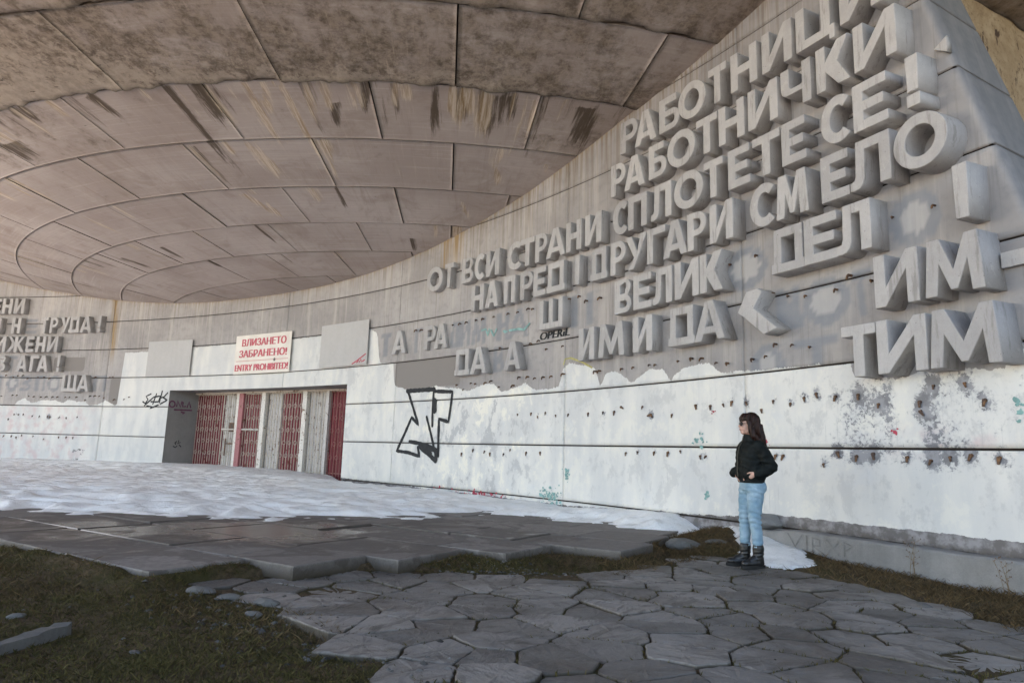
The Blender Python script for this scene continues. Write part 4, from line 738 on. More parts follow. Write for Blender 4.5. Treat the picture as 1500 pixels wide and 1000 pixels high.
# ================================================================ boards over the portal
def board(name, s0, s1, h0, h1, mat, lab, cat, off=.03, tilt=0.):
    t = empty(name); t.matrix_world = wframe((s0 + s1) / 2, h0, off + .02); W_ = s1 - s0; H = h1 - h0
    mb = MB(); n = 8
    mb.box(-W_ / 2, 0, 0, W_ / 2, H, .018); p = mb.build('panel', mat, t)
    tag(t, lab, cat); return t, W_, H
t, W_, H = board('warning_sign', -33.10, -30.54, 2.17, 3.38, M_SIGN, 'white entry prohibited sign with red lettering above the gates', 'sign', .07)
def on(t, me, mat, x, y, z=.022): o = link(me.name, me, mat, t); o.location = (x, y, z); return o
on(t, text_mesh('lettering', 'ВЛИЗАНЕТО', 2.02, .23), M_SIGNRED, -.96, .86); on(t, text_mesh('lettering', 'ЗАБРАНЕНО!', 2.18, .23), M_SIGNRED, -1.06, .51)
on(t, text_mesh('lettering', 'ENTRY PROHIBITED!', 2.42, .20), M_SIGNRED, -1.21, .09)
mb = MB(); mb.box(-1.2, .395, .0185, 1.2, .408, .022); mb.build('divider_line', M_SIGNRED, t)
mb = MB(); mb.tube([(.6, .395, .019), (.6, .395, .024)], [.05, .03], 10); mb.build('scuff_mark', M_FAINT, t)
board('blank_board', -37.24, -35.2, 2.195, 3.385, M_BOARD, 'blank grey board fixed above the left end of the portal', 'board', .05)
t2, W2, H2 = board('blank_board', -29.19, -27.14, 2.21, 3.41, M_BOARD, 'blank pale board with a red scrawl in one corner, right of the entry sign', 'board', .05)
mb = MB()
for j, L_ in enumerate([[(.42, .03), (.6, .10), (.98, .28)], [(.62, .05), (.7, .12), (.72, .05), (.8, .15), (.82, .06)], [(.85, .08), (.96, .12)]]): stroke3(mb, L_, .035, lambda q, j=j: Vector((q.x, q.y, .020 + .001 * j)))
mb.build('red_scrawl', M_REDSP, t2)

# ================================================================ barred gates in the portal
gate = empty('barred_gate', dp(DLEN / 2, VDEEP, -.9)); tag(gate, 'row of red and white doors behind rusty barred grilles, filling the portal', 'gate', None)
GI = Matrix.Translation(gate.location).inverted()
def gpart(o): o.parent = gate; o.matrix_parent_inverse = GI; return o
GM = Matrix(((DU[0], DV[0], 0, PL[0]), (DU[1], DV[1], 0, PL[1]), (0, 0, 1, CH), (0, 0, 0, 1)))       # local (a, v, h)
HB, HT = -1.0, 1.66
leaves = [(0.0, 1.5, M_RED, ''), (1.52, 2.24, M_WDOOR, ''), (2.58, 3.44, M_RED, ''), (3.68, 4.32, M_WDOOR, ''), (4.34, 5.32, M_RED, ''), (5.54, 6.34, M_WDOOR, ''), (6.46, 8.1, M_RED, '')]
for a0, a1, m, _ in leaves:
    mb = MB(); mb.box(a0, VDEEP + .09, HB, a1, VDEEP + .13, HT, GM)
    # raised boards on the leaf
    n = max(2, int((a1 - a0) / .24)); 
    for k in range(n):
        x0 = a0 + (a1 - a0) * k / n + .012; x1 = a0 + (a1 - a0) * (k + 1) / n - .012; mb.box(x0, VDEEP + .07, HB + .05, x1, VDEEP + .0905, HT - .05, GM)
    gpart(mb.build('door_leaf', m))
for a0, a1, m in [(2.24, 2.36, M_POST), (2.36, 2.58, M_PINK), (3.46, 3.64, M_POST), (5.34, 5.52, M_POST), (6.35, 6.45, M_WDOOR)]:
    mb = MB(); mb.box(a0, VDEEP - .06, HB, a1, VDEEP + .085, HT, GM); gpart(mb.build('gate_post', m))
mb = MB(); mb.box(0, VDEEP - .05, HT, 8.09, VDEEP + .14, HT + .055, GM); gpart(mb.build('head_rail', M_BAR))
for a0, a1, m in [(.12, 1.5, M_BAR), (1.52, 2.22, M_BAR), (2.6, 3.44, M_BAR), (3.66, 4.32, M_BAR), (4.34, 5.32, M_BAR), (5.54, 6.34, M_BAR), (6.48, 7.6, M_BARR)]:
    mb = MB(); n = max(3, int(round((a1 - a0) / .125)))
    for k in range(n + 1):
        x = a0 + (a1 - a0) * k / n; mb.box(x - .0065, VDEEP + .012, HB, x + .0065, VDEEP + .03, HT, GM)
    for h in (HB + .28, HT - .02): mb.box(a0, VDEEP + .031, h - .012, a1, VDEEP + .045, h + .012, GM)
    for j, h in enumerate((1.24, .87, .5, .12, -.27)):
        k = 0
        x = a0 + .12 + (.12 if j % 2 else 0)
        while x < a1 - .04:
            mb.tube([(x + .062 * math.cos(q), VDEEP + .004, h + .062 * math.sin(q)) for q in np.linspace(0, 2 * math.pi, 15)], .0075, 5, GM, False); x += .25
    gpart(mb.build('grille', m))
for a0, a1 in ((1.6, 2.22), (2.62, 3.42)):
    mb = MB(); mb.tube([(a0, VDEEP - .05, .5), (a1, VDEEP - .05, .5)], .022, 8, GM); gpart(mb.build('pull_bar', M_POST))
mb = MB(); mb.box(1.9, VDEEP - .01, .42, 2.2, VDEEP + .011, .72, GM); mb.box(1.75, VDEEP - .01, -.35, 1.8, VDEEP + .011, .2, GM); mb.box(1.75, VDEEP - .012, .02, 2.2, VDEEP + .010, .06, GM); gpart(mb.build('lock_plate', M_BOLT))

# ================================================================ ground, terrace, snow, path
A_ = np.array([.835, -.55]); B_ = np.array([.55, .835])
def uv(u, v): return A_ * u + B_ * v
TERR = [tuple(uv(-26, 3.1)), tuple(uv(-5.42, 3.1)), tuple(uv(-5.42, 4.03)), tuple(uv(-4.8, 4.03)), tuple(uv(-4.8, 4.92)), tuple(uv(-4.42, 4.92)), tuple(uv(-4.42, 5.98)), tuple(uv(-3.93, 5.98)), tuple(uv(-3.93, 6.94)), tuple(uv(-3.1, 6.94)), tuple(uv(-3.5, 10)), tuple(uv(-20, 22))]
def s_of(X, Y): return -np.arctan2(np.asarray(Y) - WC[1], np.asarray(X) - WC[0]) * RW
def d_wall(X, Y): return RW - np.hypot(np.asarray(X) - WC[0], np.asarray(Y) - WC[1])
def ground_h(X, Y):
    X = np.asarray(X, float); Y = np.asarray(Y, float); s = s_of(X, Y); dw = d_wall(X, Y)
    h = -1.155 + (fbm(X * .9, Y * .9, 2) - .47) * .10 + (fbm(X * 4, Y * 4, 8) - .47) * .045
    td = polydist(X, Y, TERR); h = h + .10 * np.exp(-(td / .16) ** 2) * (.45 + .9 * fbm(X * 2.1, Y * 2.1, 61)) * (X < 1.9)
    rise = (1 - sstep(dw, -.1, 1.75)) * np.interp(s, [-40, -17.5, -16.2, -15.4, -14.6, -12], [0., .0, .30, .20, .075, .05]); h = h + rise
    # moss bank at the left
    h = h + .09 * np.exp(-((X + 4.2) / 1.6) ** 2 - ((Y - 5.6) / .9) ** 2) + .05 * np.exp(-((X + 1.4) / 1.0) ** 2 - ((Y - 3.4) / .5) ** 2)
    far = sstep(np.hypot(X, Y - 12), 40, 400); h = h - far * 30 * (Y < 60)
    return np.where(dw < 0, -1.3, h)
PATH = [(-2.62, 5.75), (-2.05, 6.35), (-1.2, 6.75), (-.27, 6.85), (1.08, 6.9), (1.9, 7.9), (2.35, 8.3), (2.75, 8.25), (2.98, 7.6), (3.42, 6.9), (3.70, 5.95), (3.68, 5.0), (4.3, 3.6), (5.2, 1.6), (-.2, 1.2), (-.25, 3.4), (-.76, 3.95), (-.98, 4.39), (-1.42, 4.86), (-1.95, 5.2)]
def grid_coords(lo, hi, d, far):
    a = list(np.arange(lo, hi + 1e-6, d)); x = hi; k = d
    while x < far: k *= 1.28; x += k; a.append(x)
    x = lo; k = d
    while x > -far: k *= 1.28; x -= k; a.insert(0, x)
    return np.array(a)
gx = grid_coords(-6.5, 5.6, .06, 900); gy = grid_coords(2.2, 11.5, .06, 900)
X, Y = np.meshgrid(gx, gy, indexing='ij'); Hh = ground_h(X, Y)
inp = inpoly(X, Y, PATH); Hh = np.where(inp, -1.137 + (fbm(X * 5, Y * 5, 4) - .47) * .012, Hh)
idx = np.arange(X.size).reshape(X.shape); q = np.stack([idx[:-1, :-1], idx[1:, :-1], idx[1:, 1:], idx[:-1, 1:]], -1).reshape(-1, 4)
me = np_mesh('ground', np.stack([X, Y, Hh + CH], -1).reshape(-1, 3), q)
fattr(me, 'snow', np.clip(.12 + .10 * sstep(-Y, 2.0, 14).ravel() + .36 * sstep(-X, 6, 15).ravel(), 0, 1.) * (1 - np.exp(-((X / 7.5) ** 2 + ((Y - 6) / 5.2) ** 2)).ravel() * 1.3))
fattr(me, 'far', sstep(np.hypot(X - 1, (Y - 6)), 7, 12).ravel())
o = link('ground', me, M_GROUND, None, True); tag(o, kind='structure')

# ---- unseen dark hill, added to block sky light from the right
hx = np.linspace(16, 130, 58); hy = np.linspace(-110, 130, 80); HX, HY_ = np.meshgrid(hx, hy, indexing='ij')
hz = 30 * sstep(HX, 18, 62) * (1 - sstep(np.abs(HY_ - 5), 60, 112)) * (.72 + .5 * fbm(HX / 22, HY_ / 22, 71)) + 2.2 * fbm(HX / 3, HY_ / 3, 73) * sstep(HX, 18, 30) - 2.2
idx = np.arange(HX.size).reshape(HX.shape); me = np_mesh('added_blocker_hill', np.stack([HX, HY_, hz], -1).reshape(-1, 3), np.stack([idx[:-1, :-1], idx[1:, :-1], idx[1:, 1:], idx[:-1, 1:]], -1).reshape(-1, 4)); o = link('added_blocker_hill', me, M_BLOCKER_HILL, None, True); tag(o, kind='structure')

# ---- terrace of square slabs, stepped edge
mb_V = []; mb_F = []; rnd = []; wetv = []; soilv = []
vl = [3.13, 4.03, 4.92, 5.98, 6.94] + [6.94 + .95 * k for k in range(1, 18)]
ur = [-5.42, -4.80, -4.42, -3.93, -3.10]
def add_slab(u0, u1, v0, v1):
    g = .013; c = []; dz = rng.normal(0, .004); tx, ty = rng.normal(0, .004, 2); k0 = rng.random()
    n = 6
    us = np.linspace(u0 + g, u1 - g, n); vs = np.linspace(v0 + g, v1 - g, n); b = len(mb_V)
    ring = [(i, 0) for i in range(n)] + [(n - 1, j) for j in range(1, n)] + [(i, n - 1) for i in range(n - 2, -1, -1)] + [(0, j) for j in range(n - 2, 0, -1)]
    def jit(u, v): return .010 * math.sin(u * 23 + v * 17) + .006 * math.sin(u * 61 - v * 43)
    top = []
    for i, j in ring:
        u = us[i]; v = vs[j]; ed = 1 if (i in (0, n - 1) or j in (0, n - 1)) else 0
        if i == 0: u += abs(jit(u, v)) * .6
        if i == n - 1: u -= abs(jit(u, v)) * .6
        if j == 0: v += abs(jit(u, v)) * 1.2
        p = uv(u, v); z = -1.0 + dz + tx * (u - u0) + ty * (v - v0); top.append((p, z, u, v))
    m = len(top); cu_, cv_ = (u0 + u1) / 2, (v0 + v1) / 2; cp = uv(cu_, cv_)
    for p, z, u, v in top:                                   # inner top ring
        q_ = cp + (p - cp) * .985; mb_V.append((q_[0], q_[1], z + CH))
    for p, z, u, v in top: mb_V.append((p[0], p[1], z - .012 + CH))
    for p, z, u, v in top: mb_V.append((p[0], p[1], z - .125 + CH))
    mb_F.append(tuple(b + k for k in range(m)))
    for r in range(2):
        for k in range(m): mb_F.append((b + r * m + k, b + (r + 1) * m + k, b + (r + 1) * m + (k + 1) % m, b + r * m + (k + 1) % m))
    soilv.extend([0] * m + [.25] * m + [1] * m)
    for p, z, u, v in top * 3:
        rnd.append(k0)
        px, py = p; wv = .30 + .62 * np.exp(-((px + 2.9) / 1.35) ** 2 - ((py - 8.4) / 1.15) ** 2) + .35 * np.exp(-((px + 5.2) / 1.6) ** 2 - ((py - 8.2) / .8) ** 2) + .30 * np.exp(-((px - .3) / .55) ** 2 - ((py - 8.6) / .35) ** 2) + .22 * np.exp(-((px + 1.3) / .4) ** 2 - ((py - 9.7) / .25) ** 2); wetv.append(wv - .25 * (px > .9))
for j in range(len(vl) - 1):
    v0, v1 = vl[j], vl[j + 1]; r = ur[j] if j < len(ur) else ur[-1] - (v0 - vl[4]) * .16
    u = r; k = 0
    while u > -26:
        L_ = (.93, 1.86, 1.86)[(j * 2 + k) % 3] if k else (.93 if j % 2 else 1.4); u0 = u - L_
        c = uv((u0 + u) / 2, (v0 + v1) / 2)
        if d_wall(*c) > -1 and c[1] > 4 and c[0] > -24: add_slab(u0, u, v0, v1)
        u = u0; k += 1
me = mesh('terrace_slabs', mb_V, mb_F); fattr(me, 'rnd', rnd); fattr(me, 'wet', wetv); fattr(me, 'soil', soilv); o = link('terrace_slabs', me, M_SLAB); tag(o, kind='structure')

# ---- old snow lying against the wall
SN = [(-30, 9.4), (-12, 9.9), (-9, 9.55), (-6.94, 9.64), (-6.0, 9.75), (-5.22, 9.5), (-4.5, 9.34), (-3.6, 9.62), (-2.72, 9.54), (-2.41, 10.2), (-1.5, 10.35), (-.84, 11.3), (.05, 11.7), (.62, 11.06), (1.4, 10.6), (1.94, 9.4), (2.35, 9.62), (2.62, 9.7), (2.86, 9.9), (2.95, 9.3), (2.84, 8.75), (2.68, 8.05), (2.8, 7.72), (3.08, 7.48), (3.4, 7.62), (3.62, 8.6), (3.3, 9.6), (2.2, 11.9), (-4, 18.9), (-5.2, 19.9), (-11.2, 24.2), (-18, 26), (-30, 27)]
def add_snow():
    x = np.arange(-24, 3.75, .06); y = np.arange(7.3, 25.6, .05)
    X, Y = np.meshgrid(x, y, indexing='ij')
    ins = inpoly(X, Y, SN); d = polydist(X, Y, SN[:26], False); d = np.where(ins, d, -d)
    d = d + (fbm(X * 2.2, Y * 2.2, 31, 6) - .48) * .95 * sstep(2.4 - X, -.3, .3) + (fbm(X * 6, Y * 6, 41, 3) - .45) * .18
    s = s_of(X, Y); dw = d_wall(X, Y)
    wallh = np.interp(s, [-60, -44, -36, -31, -28.2, -26, -24, -20, -18.5, -16.5, -15.6, -14.6], [-.75, -.72, -.66, -.70, -.80, -.88, -.93, -.93, -.84, -.79, -.80, -1.0])
    b0 = np.where(X < 2.2, -1.005, -1.06); b0 = np.where((X > 1.5) & (Y < 10), ground_h(X, Y) - .03, b0)
    t = sstep(d, -.1, .9) * np.where((X > 1.9) & (Y < 9.6), .03, .06) + sstep(d, .2, 3.2) * .09 * np.where((X > 1.9) & (Y < 9.6), .4, 1)
    lev = np.maximum(b0 + t, 0 + b0 + t + (wallh - b0 - t) * (1 - sstep(dw, .2, np.where(X > 1.9, 1.15, 2.6))) * sstep(d, 0, .9))
    cup = fbm(X * 1.5 + .6 * fbm(X, Y, 3), Y * 2.9, 12, 3); cup = np.abs(cup - .44) * 2
    amp = .21 * sstep(d, 0, .5) * np.where(X < 1.5, 1, .35) * (.5 + .5 * sstep(dw, .3, 1.5))
    Hh = lev - (cup * .9 - .2) * amp + (fbm(X * 7, Y * 7, 17, 3) - .47) * .03 * sstep(d, 0, .3)
    rt = (X > 1.9) & (Y < 9.7); Hh = np.where(rt, ground_h(X, Y) + .016 * sstep(d, 0, .12) + .02 * sstep(d, .1, .6) + (fbm(X * 5, Y * 5, 17, 4) - .47) * .03, Hh)
    # thaw gap along the wall right of the portal
    gap = (1 - sstep(dw, .10, .34)) * sstep(s, -29.5, -28.2) * (1 - sstep(s, -24, -21)); Hh = Hh - gap * .2
    Hh = np.where(d < .02, b0 - .03 - np.clip(.02 - d, 0, 1) * .5, Hh); keep = (d > -.16) & (dw > -1.4)
    idx = np.arange(X.size).reshape(X.shape); kq = keep[:-1, :-1] & keep[1:, :-1] & keep[1:, 1:] & keep[:-1, 1:]
    q = np.stack([idx[:-1, :-1], idx[1:, :-1], idx[1:, 1:], idx[:-1, 1:]], -1)[kq]
    V = np.stack([X, Y, Hh + CH], -1).reshape(-1, 3); us = np.unique(q); mp_ = np.full(X.size, -1); mp_[us] = np.arange(len(us))
    me = np_mesh('snow', V[us], mp_[q]); dirt = .05 + .18 * (1 - sstep(d, 0, .6)) + .25 * sstep(cup, .25, .6) * .6 + .16 * (1 - sstep(dw, .3, 2.)) * (s < -29); fattr(me, 'dirt', dirt.ravel()[us])
    o = link('snow', me, M_SNOW, None, True); tag(o, kind='stuff')
add_snow()

# ---- flagstone path of irregular split stones
def clip(poly, px, py, nx, ny):
    out = []; n = len(poly)
    for i in range(n):
        a = poly[i]; b = poly[(i + 1) % n]; da = (a[0] - px) * nx + (a[1] - py) * ny; db = (b[0] - px) * nx + (b[1] - py) * ny
        if da <= 0: out.append(a)
        if (da < 0) != (db < 0) and abs(da - db) > 1e-12:
            t = da / (da - db); out.append((a[0] + (b[0] - a[0]) * t, a[1] + (b[1] - a[1]) * t))
    return out
seeds = []
rs = random.Random(11); rowy = 1.4; jj = 0
while rowy < 9:
    dy = rs.uniform(.22, .42); x = -3.2 + rs.uniform(0, .5)
    while x < 6:
        dx = rs.uniform(.26, .78); seeds.append((x + dx / 2 + rs.uniform(-.09, .09) + .18 * (rowy - 5), rowy + dy / 2 + rs.uniform(-.12, .12) - .10 * (x - 1))); x += dx
    rowy += dy; jj += 1
SV = []; SF = []; srnd = []; srv = []; ssoil = []
def add_stone(poly):
    cx = sum(p[0] for p in poly) / len(poly); cy = sum(p[1] for p in poly) / len(poly)
    # shrink by the joint width
    gap = rs.choice((.004, .005, .007, .010, .014)); P2 = poly
    n = len(poly)
    for i in range(n):
        a = poly[i]; b = poly[(i + 1) % n]; ex, ey = b[0] - a[0], b[1] - a[1]; L_ = math.hypot(ex, ey)
        if L_ < 1e-6: continue
        nx, ny = ey / L_, -ex / L_
        if (cx - a[0]) * nx + (cy - a[1]) * ny > 0: nx, ny = -nx, -ny
        P2 = clip(P2, a[0] - nx * gap, a[1] - ny * gap, nx, ny)
        if len(P2) < 3: return
    Q = []
    for i in range(len(P2)):
        a = P2[i]; b = P2[(i + 1) % len(P2)]; L_ = math.hypot(b[0] - a[0], b[1] - a[1]); m = max(1, int(L_ / .045))
        for k in range(m):
            t = k / m; e = .0 if k == 0 else rs.gauss(0, .004); x = a[0] + (b[0] - a[0]) * t; y = a[1] + (b[1] - a[1]) * t
            dx, dy = cx - x, cy - y; dl = math.hypot(dx, dy) + 1e-9
            if k == 0: e = .004
            Q.append((x + dx / dl * e, y + dy / dl * e))
    if len(Q) < 5: return
    z0 = -1.122 + rs.gauss(0, .005); tx, ty = rs.gauss(0, .009), rs.gauss(0, .009); qa = rs.uniform(0, 3.14); k0 = rs.random(); b = len(SV); m = len(Q)
    def zz(x, y): return z0 + tx * (x - cx) + ty * (y - cy) + CH
    for f, dz in ((.55, .0), (.955, -.0005), (.99, -.003), (1.0, -.014), (1.0, -.07)):
        for x, y in Q: X_, Y_ = cx + (x - cx) * f, cy + (y - cy) * f; SV.append((X_, Y_, zz(X_, Y_) + dz + (rs.gauss(0, .0022) if f < .97 else 0)))
    SV.append((cx, cy, zz(cx, cy)))
    for r in range(4):
        for k in range(m): SF.append((b + r * m + k, b + (r + 1) * m + k, b + (r + 1) * m + (k + 1) % m, b + r * m + (k + 1) % m))
    for k in range(m): SF.append((b + k, b + (k + 1) % m, b + 5 * m))
    srnd.extend([k0] * (5 * m + 1)); ssoil.extend([0] * (2 * m) + [.15] * m + [.9] * m + [1] * m + [0])
    for X_, Y_, _ in SV[b:]: dx, dy = X_ - cx, Y_ - cy; srv.append((dx * math.cos(qa) + dy * math.sin(qa), -dx * math.sin(qa) + dy * math.cos(qa), k0 * 50))
SA = np.array(seeds)
holes = [(2.05, 7.15, .2), (.6, 6.75, .2), (-1.2, 6.5, .15)]
for i, (x, y) in enumerate(seeds):
    if not inpoly(np.array(x), np.array(y), PATH): continue
    if any(math.hypot(x - hx, y - hy) < hr for hx, hy, hr in holes): continue
    poly = [(x - 1.2, y - 1.2), (x + 1.2, y - 1.2), (x + 1.2, y + 1.2), (x - 1.2, y + 1.2)]
    d = np.hypot(SA[:, 0] - x, SA[:, 1] - y)
    for j in np.argsort(d)[1:22]:
        ox, oy = seeds[j]; L_ = math.hypot(ox - x, oy - y); poly = clip(poly, (x + ox) / 2, (y + oy) / 2, (ox - x) / L_, (oy - y) / L_)
        if len(poly) < 3: break
    if len(poly) >= 3: add_stone(poly)
me = mesh('flagstone_path', SV, SF); fattr(me, 'rnd', srnd); vattr(me, 'rv', srv); fattr(me, 'soil', ssoil); o = link('flagstone_path', me, M_STONE); tag(o, kind='structure')

# ---- dead grass and moss: many small blades in one object each
def blades(name, n, region, hgt, wid, mat, lean=.6, dens=None):
    x = rng.uniform(region[0], region[1], n); y = rng.uniform(region[2], region[3], n)
    ok = ~inpoly(x, y, TERR) & (d_wall(x, y) > .14) 
    pd_ = polydist(x, y, PATH); ok &= ~(inpoly(x, y, PATH) & (pd_ > .05 + .10 * rng.random(n) ** 2))
    ins = inpoly(x, y, SN); ok &= ~ins
    if dens is not None: ok &= rng.random(n) < dens(x, y)
    x, y = x[ok], y[ok]; m = len(x); z = np.where(inpoly(x, y, PATH), -1.14, ground_h(x, y)) + CH - .004
    a = rng.uniform(0, 2 * np.pi, m); hh = hgt * rng.uniform(.35, 1.25, m) * (.6 + .8 * fbm(x * 2, y * 2, 77)); le = rng.normal(0, lean, (2, m)) * hh
    wx, wy = np.cos(a) * wid * rng.uniform(.6, 1.4, m), np.sin(a) * wid * rng.uniform(.6, 1.4, m)
    V = np.stack([np.stack([x - wx, y - wy, z], -1), np.stack([x + wx, y + wy, z], -1), np.stack([x + wx * .5 + le[0] * .5, y + wy * .5 + le[1] * .5, z + hh * .6], -1), np.stack([x + le[0], y + le[1], z + hh], -1)], 1).reshape(-1, 3)
    Q = np.arange(4 * m).reshape(m, 4); me = np_mesh(name, V, Q); fattr(me, 'rnd', np.repeat(np.clip(rng.beta(1.6, 2.6, m) * (.5 + fbm(x * 1.3, y * 1.3, 5)), 0, 1), 4))
    o = link(name, me, mat); tag(o, kind='stuff'); return o
blades('moss_turf', 260000, (-6.6, 1.5, 2.6, 8.2), .030, .0035, M_MOSS, .9, lambda x, y: np.clip(1.5 * fbm(x * 1.1, y * 1.1, 21) - .12, .1, 1) * np.clip((x < .4) * 1. + .5, 0, 1))
blades('dead_grass', 120000, (1.0, 5.6, 4.0, 11.0), .055, .0028, M_GRASS, .8, lambda x, y: np.clip(1.6 * fbm(x * 1.7, y * 1.7, 51) - .1, .12, 1))
blades('dead_grass', 70000, (-6.5, 1.6, 4.4, 8.4), .05, .0028, M_GRASS, .8, lambda x, y: np.clip(2.2 * fbm(x * 1.4, y * 1.4, 91) - .85, .03, .8))

# moss, soil crumbs and grass standing in the joints of the path
def joint_growth(n):
    x = rng.uniform(-2.7, 5.2, n); y = rng.uniform(2.2, 8.4, n); k = inpoly(x, y, PATH); x, y = x[k], y[k]
    d = np.sort(np.hypot(x[:, None] - SA[None, :, 0], y[:, None] - SA[None, :, 1]), 1)[:, :2]
    ok = (d[:, 1] - d[:, 0] < .028) & (rng.random(len(x)) < np.clip(2.6 * fbm(x * 2.3, y * 2.3, 15) - .75, .05, 1)); x, y = x[ok], y[ok]; m = len(x)
    a = rng.uniform(0, 6.28, m); hh = rng.uniform(.012, .032, m); le = rng.normal(0, .6, (2, m)) * hh; z = np.full(m, -1.135 + CH); wx, wy = np.cos(a) * .004, np.sin(a) * .004
    V = np.stack([np.stack([x - wx, y - wy, z], -1), np.stack([x + wx, y + wy, z], -1), np.stack([x + wx + le[0] * .5, y + wy + le[1] * .5, z + hh * .6], -1), np.stack([x + le[0], y + le[1], z + hh], -1)], 1).reshape(-1, 3)
    me = np_mesh('joint_moss', V, np.arange(4 * m).reshape(m, 4)); fattr(me, 'rnd', np.repeat(rng.beta(1.5, 3, m), 4)); o = link('joint_moss', me, M_MOSS); tag(o, kind='stuff')
joint_growth(90000)

# ---- gravel
def pebbles(name, n, fx):
    V = []; F = []; rn = []
    for _ in range(n):
        x, y, r = fx(); z = float(ground_h(x, y)) + CH; b = len(V); k0 = rng.random()
        if inpoly(np.array(x), np.array(y), PATH): z = -1.125 + CH
        e = rng.uniform(.6, 1.3, 6) * r; rz = rng.uniform(0, 6.28)
        for k in range(5): q = rz + k * 1.2566; V.append((x + e[k] * math.cos(q), y + e[k] * math.sin(q), z - r * .2 + rng.uniform(0, r * .5)))
        V.append((x + rng.normal(0, r * .2), y + rng.normal(0, r * .2), z + r * rng.uniform(.45, .8)))
        for k in range(5): F.append((b + k, b + (k + 1) % 5, b + 5))
        rn += [k0] * 6
    me = mesh(name, V, F); fattr(me, 'rnd', rn); o = link(name, me, M_GRAVEL); tag(o, kind='stuff')
def fx():
    k = rng.random()
    if k < .5: return rng.normal(-.1, .7), rng.normal(6.95, .16), abs(rng.normal(.008, .006)) + .003
    if k < .75: t = rng.random(); return -2.5 + 2.1 * t + rng.normal(0, .25), 5.35 - 1.6 * t + rng.normal(0, .2), abs(rng.normal(.009, .009)) + .003
    return rng.uniform(-5, 4.4), rng.uniform(2.8, 8.2), abs(rng.normal(.006, .006)) + .002
pebbles('gravel', 1200, fx)

# ================================================================ loose things on the ground
def rock(name, loc, r, sx, sy, sz, lab, cat, seed, mat=M_ROCK, rz=0., det=3):
    bm = bmesh.new(); bmesh.ops.create_icosphere(bm, subdivisions=det, radius=1)
    rr = np.random.default_rng(seed); pl_ = [(Vector(rr.normal(0, 1, 3)).normalized(), rr.uniform(.62, .92)) for _ in range(11)]
    for v in bm.verts:
        c = v.co.copy()
        for nrm, dd in pl_:
            k = c.dot(nrm)
            if k > dd: c -= nrm * (k - dd) * .92
        c *= 1 + .06 * math.sin(c.x * 7 + seed) * math.sin(c.y * 9) + .04 * math.sin(c.z * 17 + c.x * 13)
        v.co = Vector((c.x * sx, c.y * sy, c.z * sz)) * r
    me = bpy.data.meshes.new(name); bm.to_mesh(me); bm.free(); o = link(name, me, mat, None, False); o.location = loc; o.rotation_euler = (0, 0, rz); tag(o, lab, cat); return o
def gz(x, y): return float(ground_h(x, y)) + CH
rock('boulder', (2.2, 8.75, gz(2.2, 8.75) + .03), .17, 1.35, .8, .55, 'grey boulder at the end of the slab terrace beside the snow', 'rock', 3)
rock('boulder', (2.62, 8.78, gz(2.62, 8.78) - .005), .10, 1.5, .8, .4, 'small flat boulder half buried in the earth left of the woman', 'rock', 5)
rock('broken_concrete', tuple(wp(-15.62, -.76, .13)), .2, 1.5, .7, .55, 'dark broken concrete lump at the wall foot behind the woman', 'rubble', 9, M_PLINTH, .3)
# fallen concrete post at the left edge
def bar():
    L_, w_, h_ = 1.25, .10, .075; V = []; F = []; n = 24
    for i in range(n + 1):
        x = -L_ + L_ * i / n; k = rng.normal(0, .004, 4); e = 1 if i < n else .82
        for (a, b, kk) in ((-w_ / 2, 0, k[0]), (w_ / 2, 0, k[1]), (w_ / 2 - .012, h_, k[2]), (-w_ / 2 + .012, h_, k[3])): V.append((x + (rng.normal(0, .012) if i == n else 0), (a + kk) * e, (b + kk)))
    for i in range(n):
        for k in range(4): F.append((i * 4 + k, i * 4 + (k + 1) % 4, (i + 1) * 4 + (k + 1) % 4, (i + 1) * 4 + k))
    F.append((3, 2, 1, 0)); F.append(tuple(n * 4 + k for k in range(4)))
    o = link('concrete_post', mesh('concrete_post', V, F), M_ROCK); o.location = (-2.63, 4.36, gz(-2.63, 4.36) - .008); o.rotation_euler = (0, R(-1), R(80)); tag(o, 'pale broken concrete post lying in the moss at the left edge', 'post')
bar()
STONES = [((-2.3, 5.42), .10, 'largest grey stone shard at the broken left tip of the path'), ((-2.05, 5.3), .075, 'grey shard next to the largest one at the left tip of the path'), ((-1.72, 5.2), .085, 'chunky shard at the crumbled lower edge of the path'), ((-1.72, 4.93), .06, 'single pale pebble in the moss below the crumbled path edge'), ((-2.05, 4.05), .035, 'small white stone in the moss right of the fallen concrete post'), ((3.42, 5.85), .10, 'flat pale shard lying in the dead grass before the plinth'), ((-3.1, 4.6), .05, 'flat stone in the moss behind the fallen concrete post'), ((-1.0, 6.72), .06, 'loose stone in the gravel under the slab edge'), ((-.62, 3.75), .05, 'small stone in the earth joint near the lower picture edge')]
for i, ((x, y), r, lab) in enumerate(STONES):
    rock('loose_stone', (x, y, gz(x, y) + r * .12), r, 1.3, .8, .42, lab, 'stone', 20 + i, M_ROCK, rng.uniform(0, 3), 2).__setitem__('group', 'loose stones on the ground')
# thin stake in the snow behind the woman
mb = MB(); mb.tube([(0, 0, -.1), (.002, 0, .10), (.0, .004, .13)], [.012, .011, .009], 6); o = mb.build('iron_stake', M_BOLT); o.location = (2.93, 8.65, CH - .98); tag(o, 'thin rusty stake standing in the snow behind the woman', 'stake')
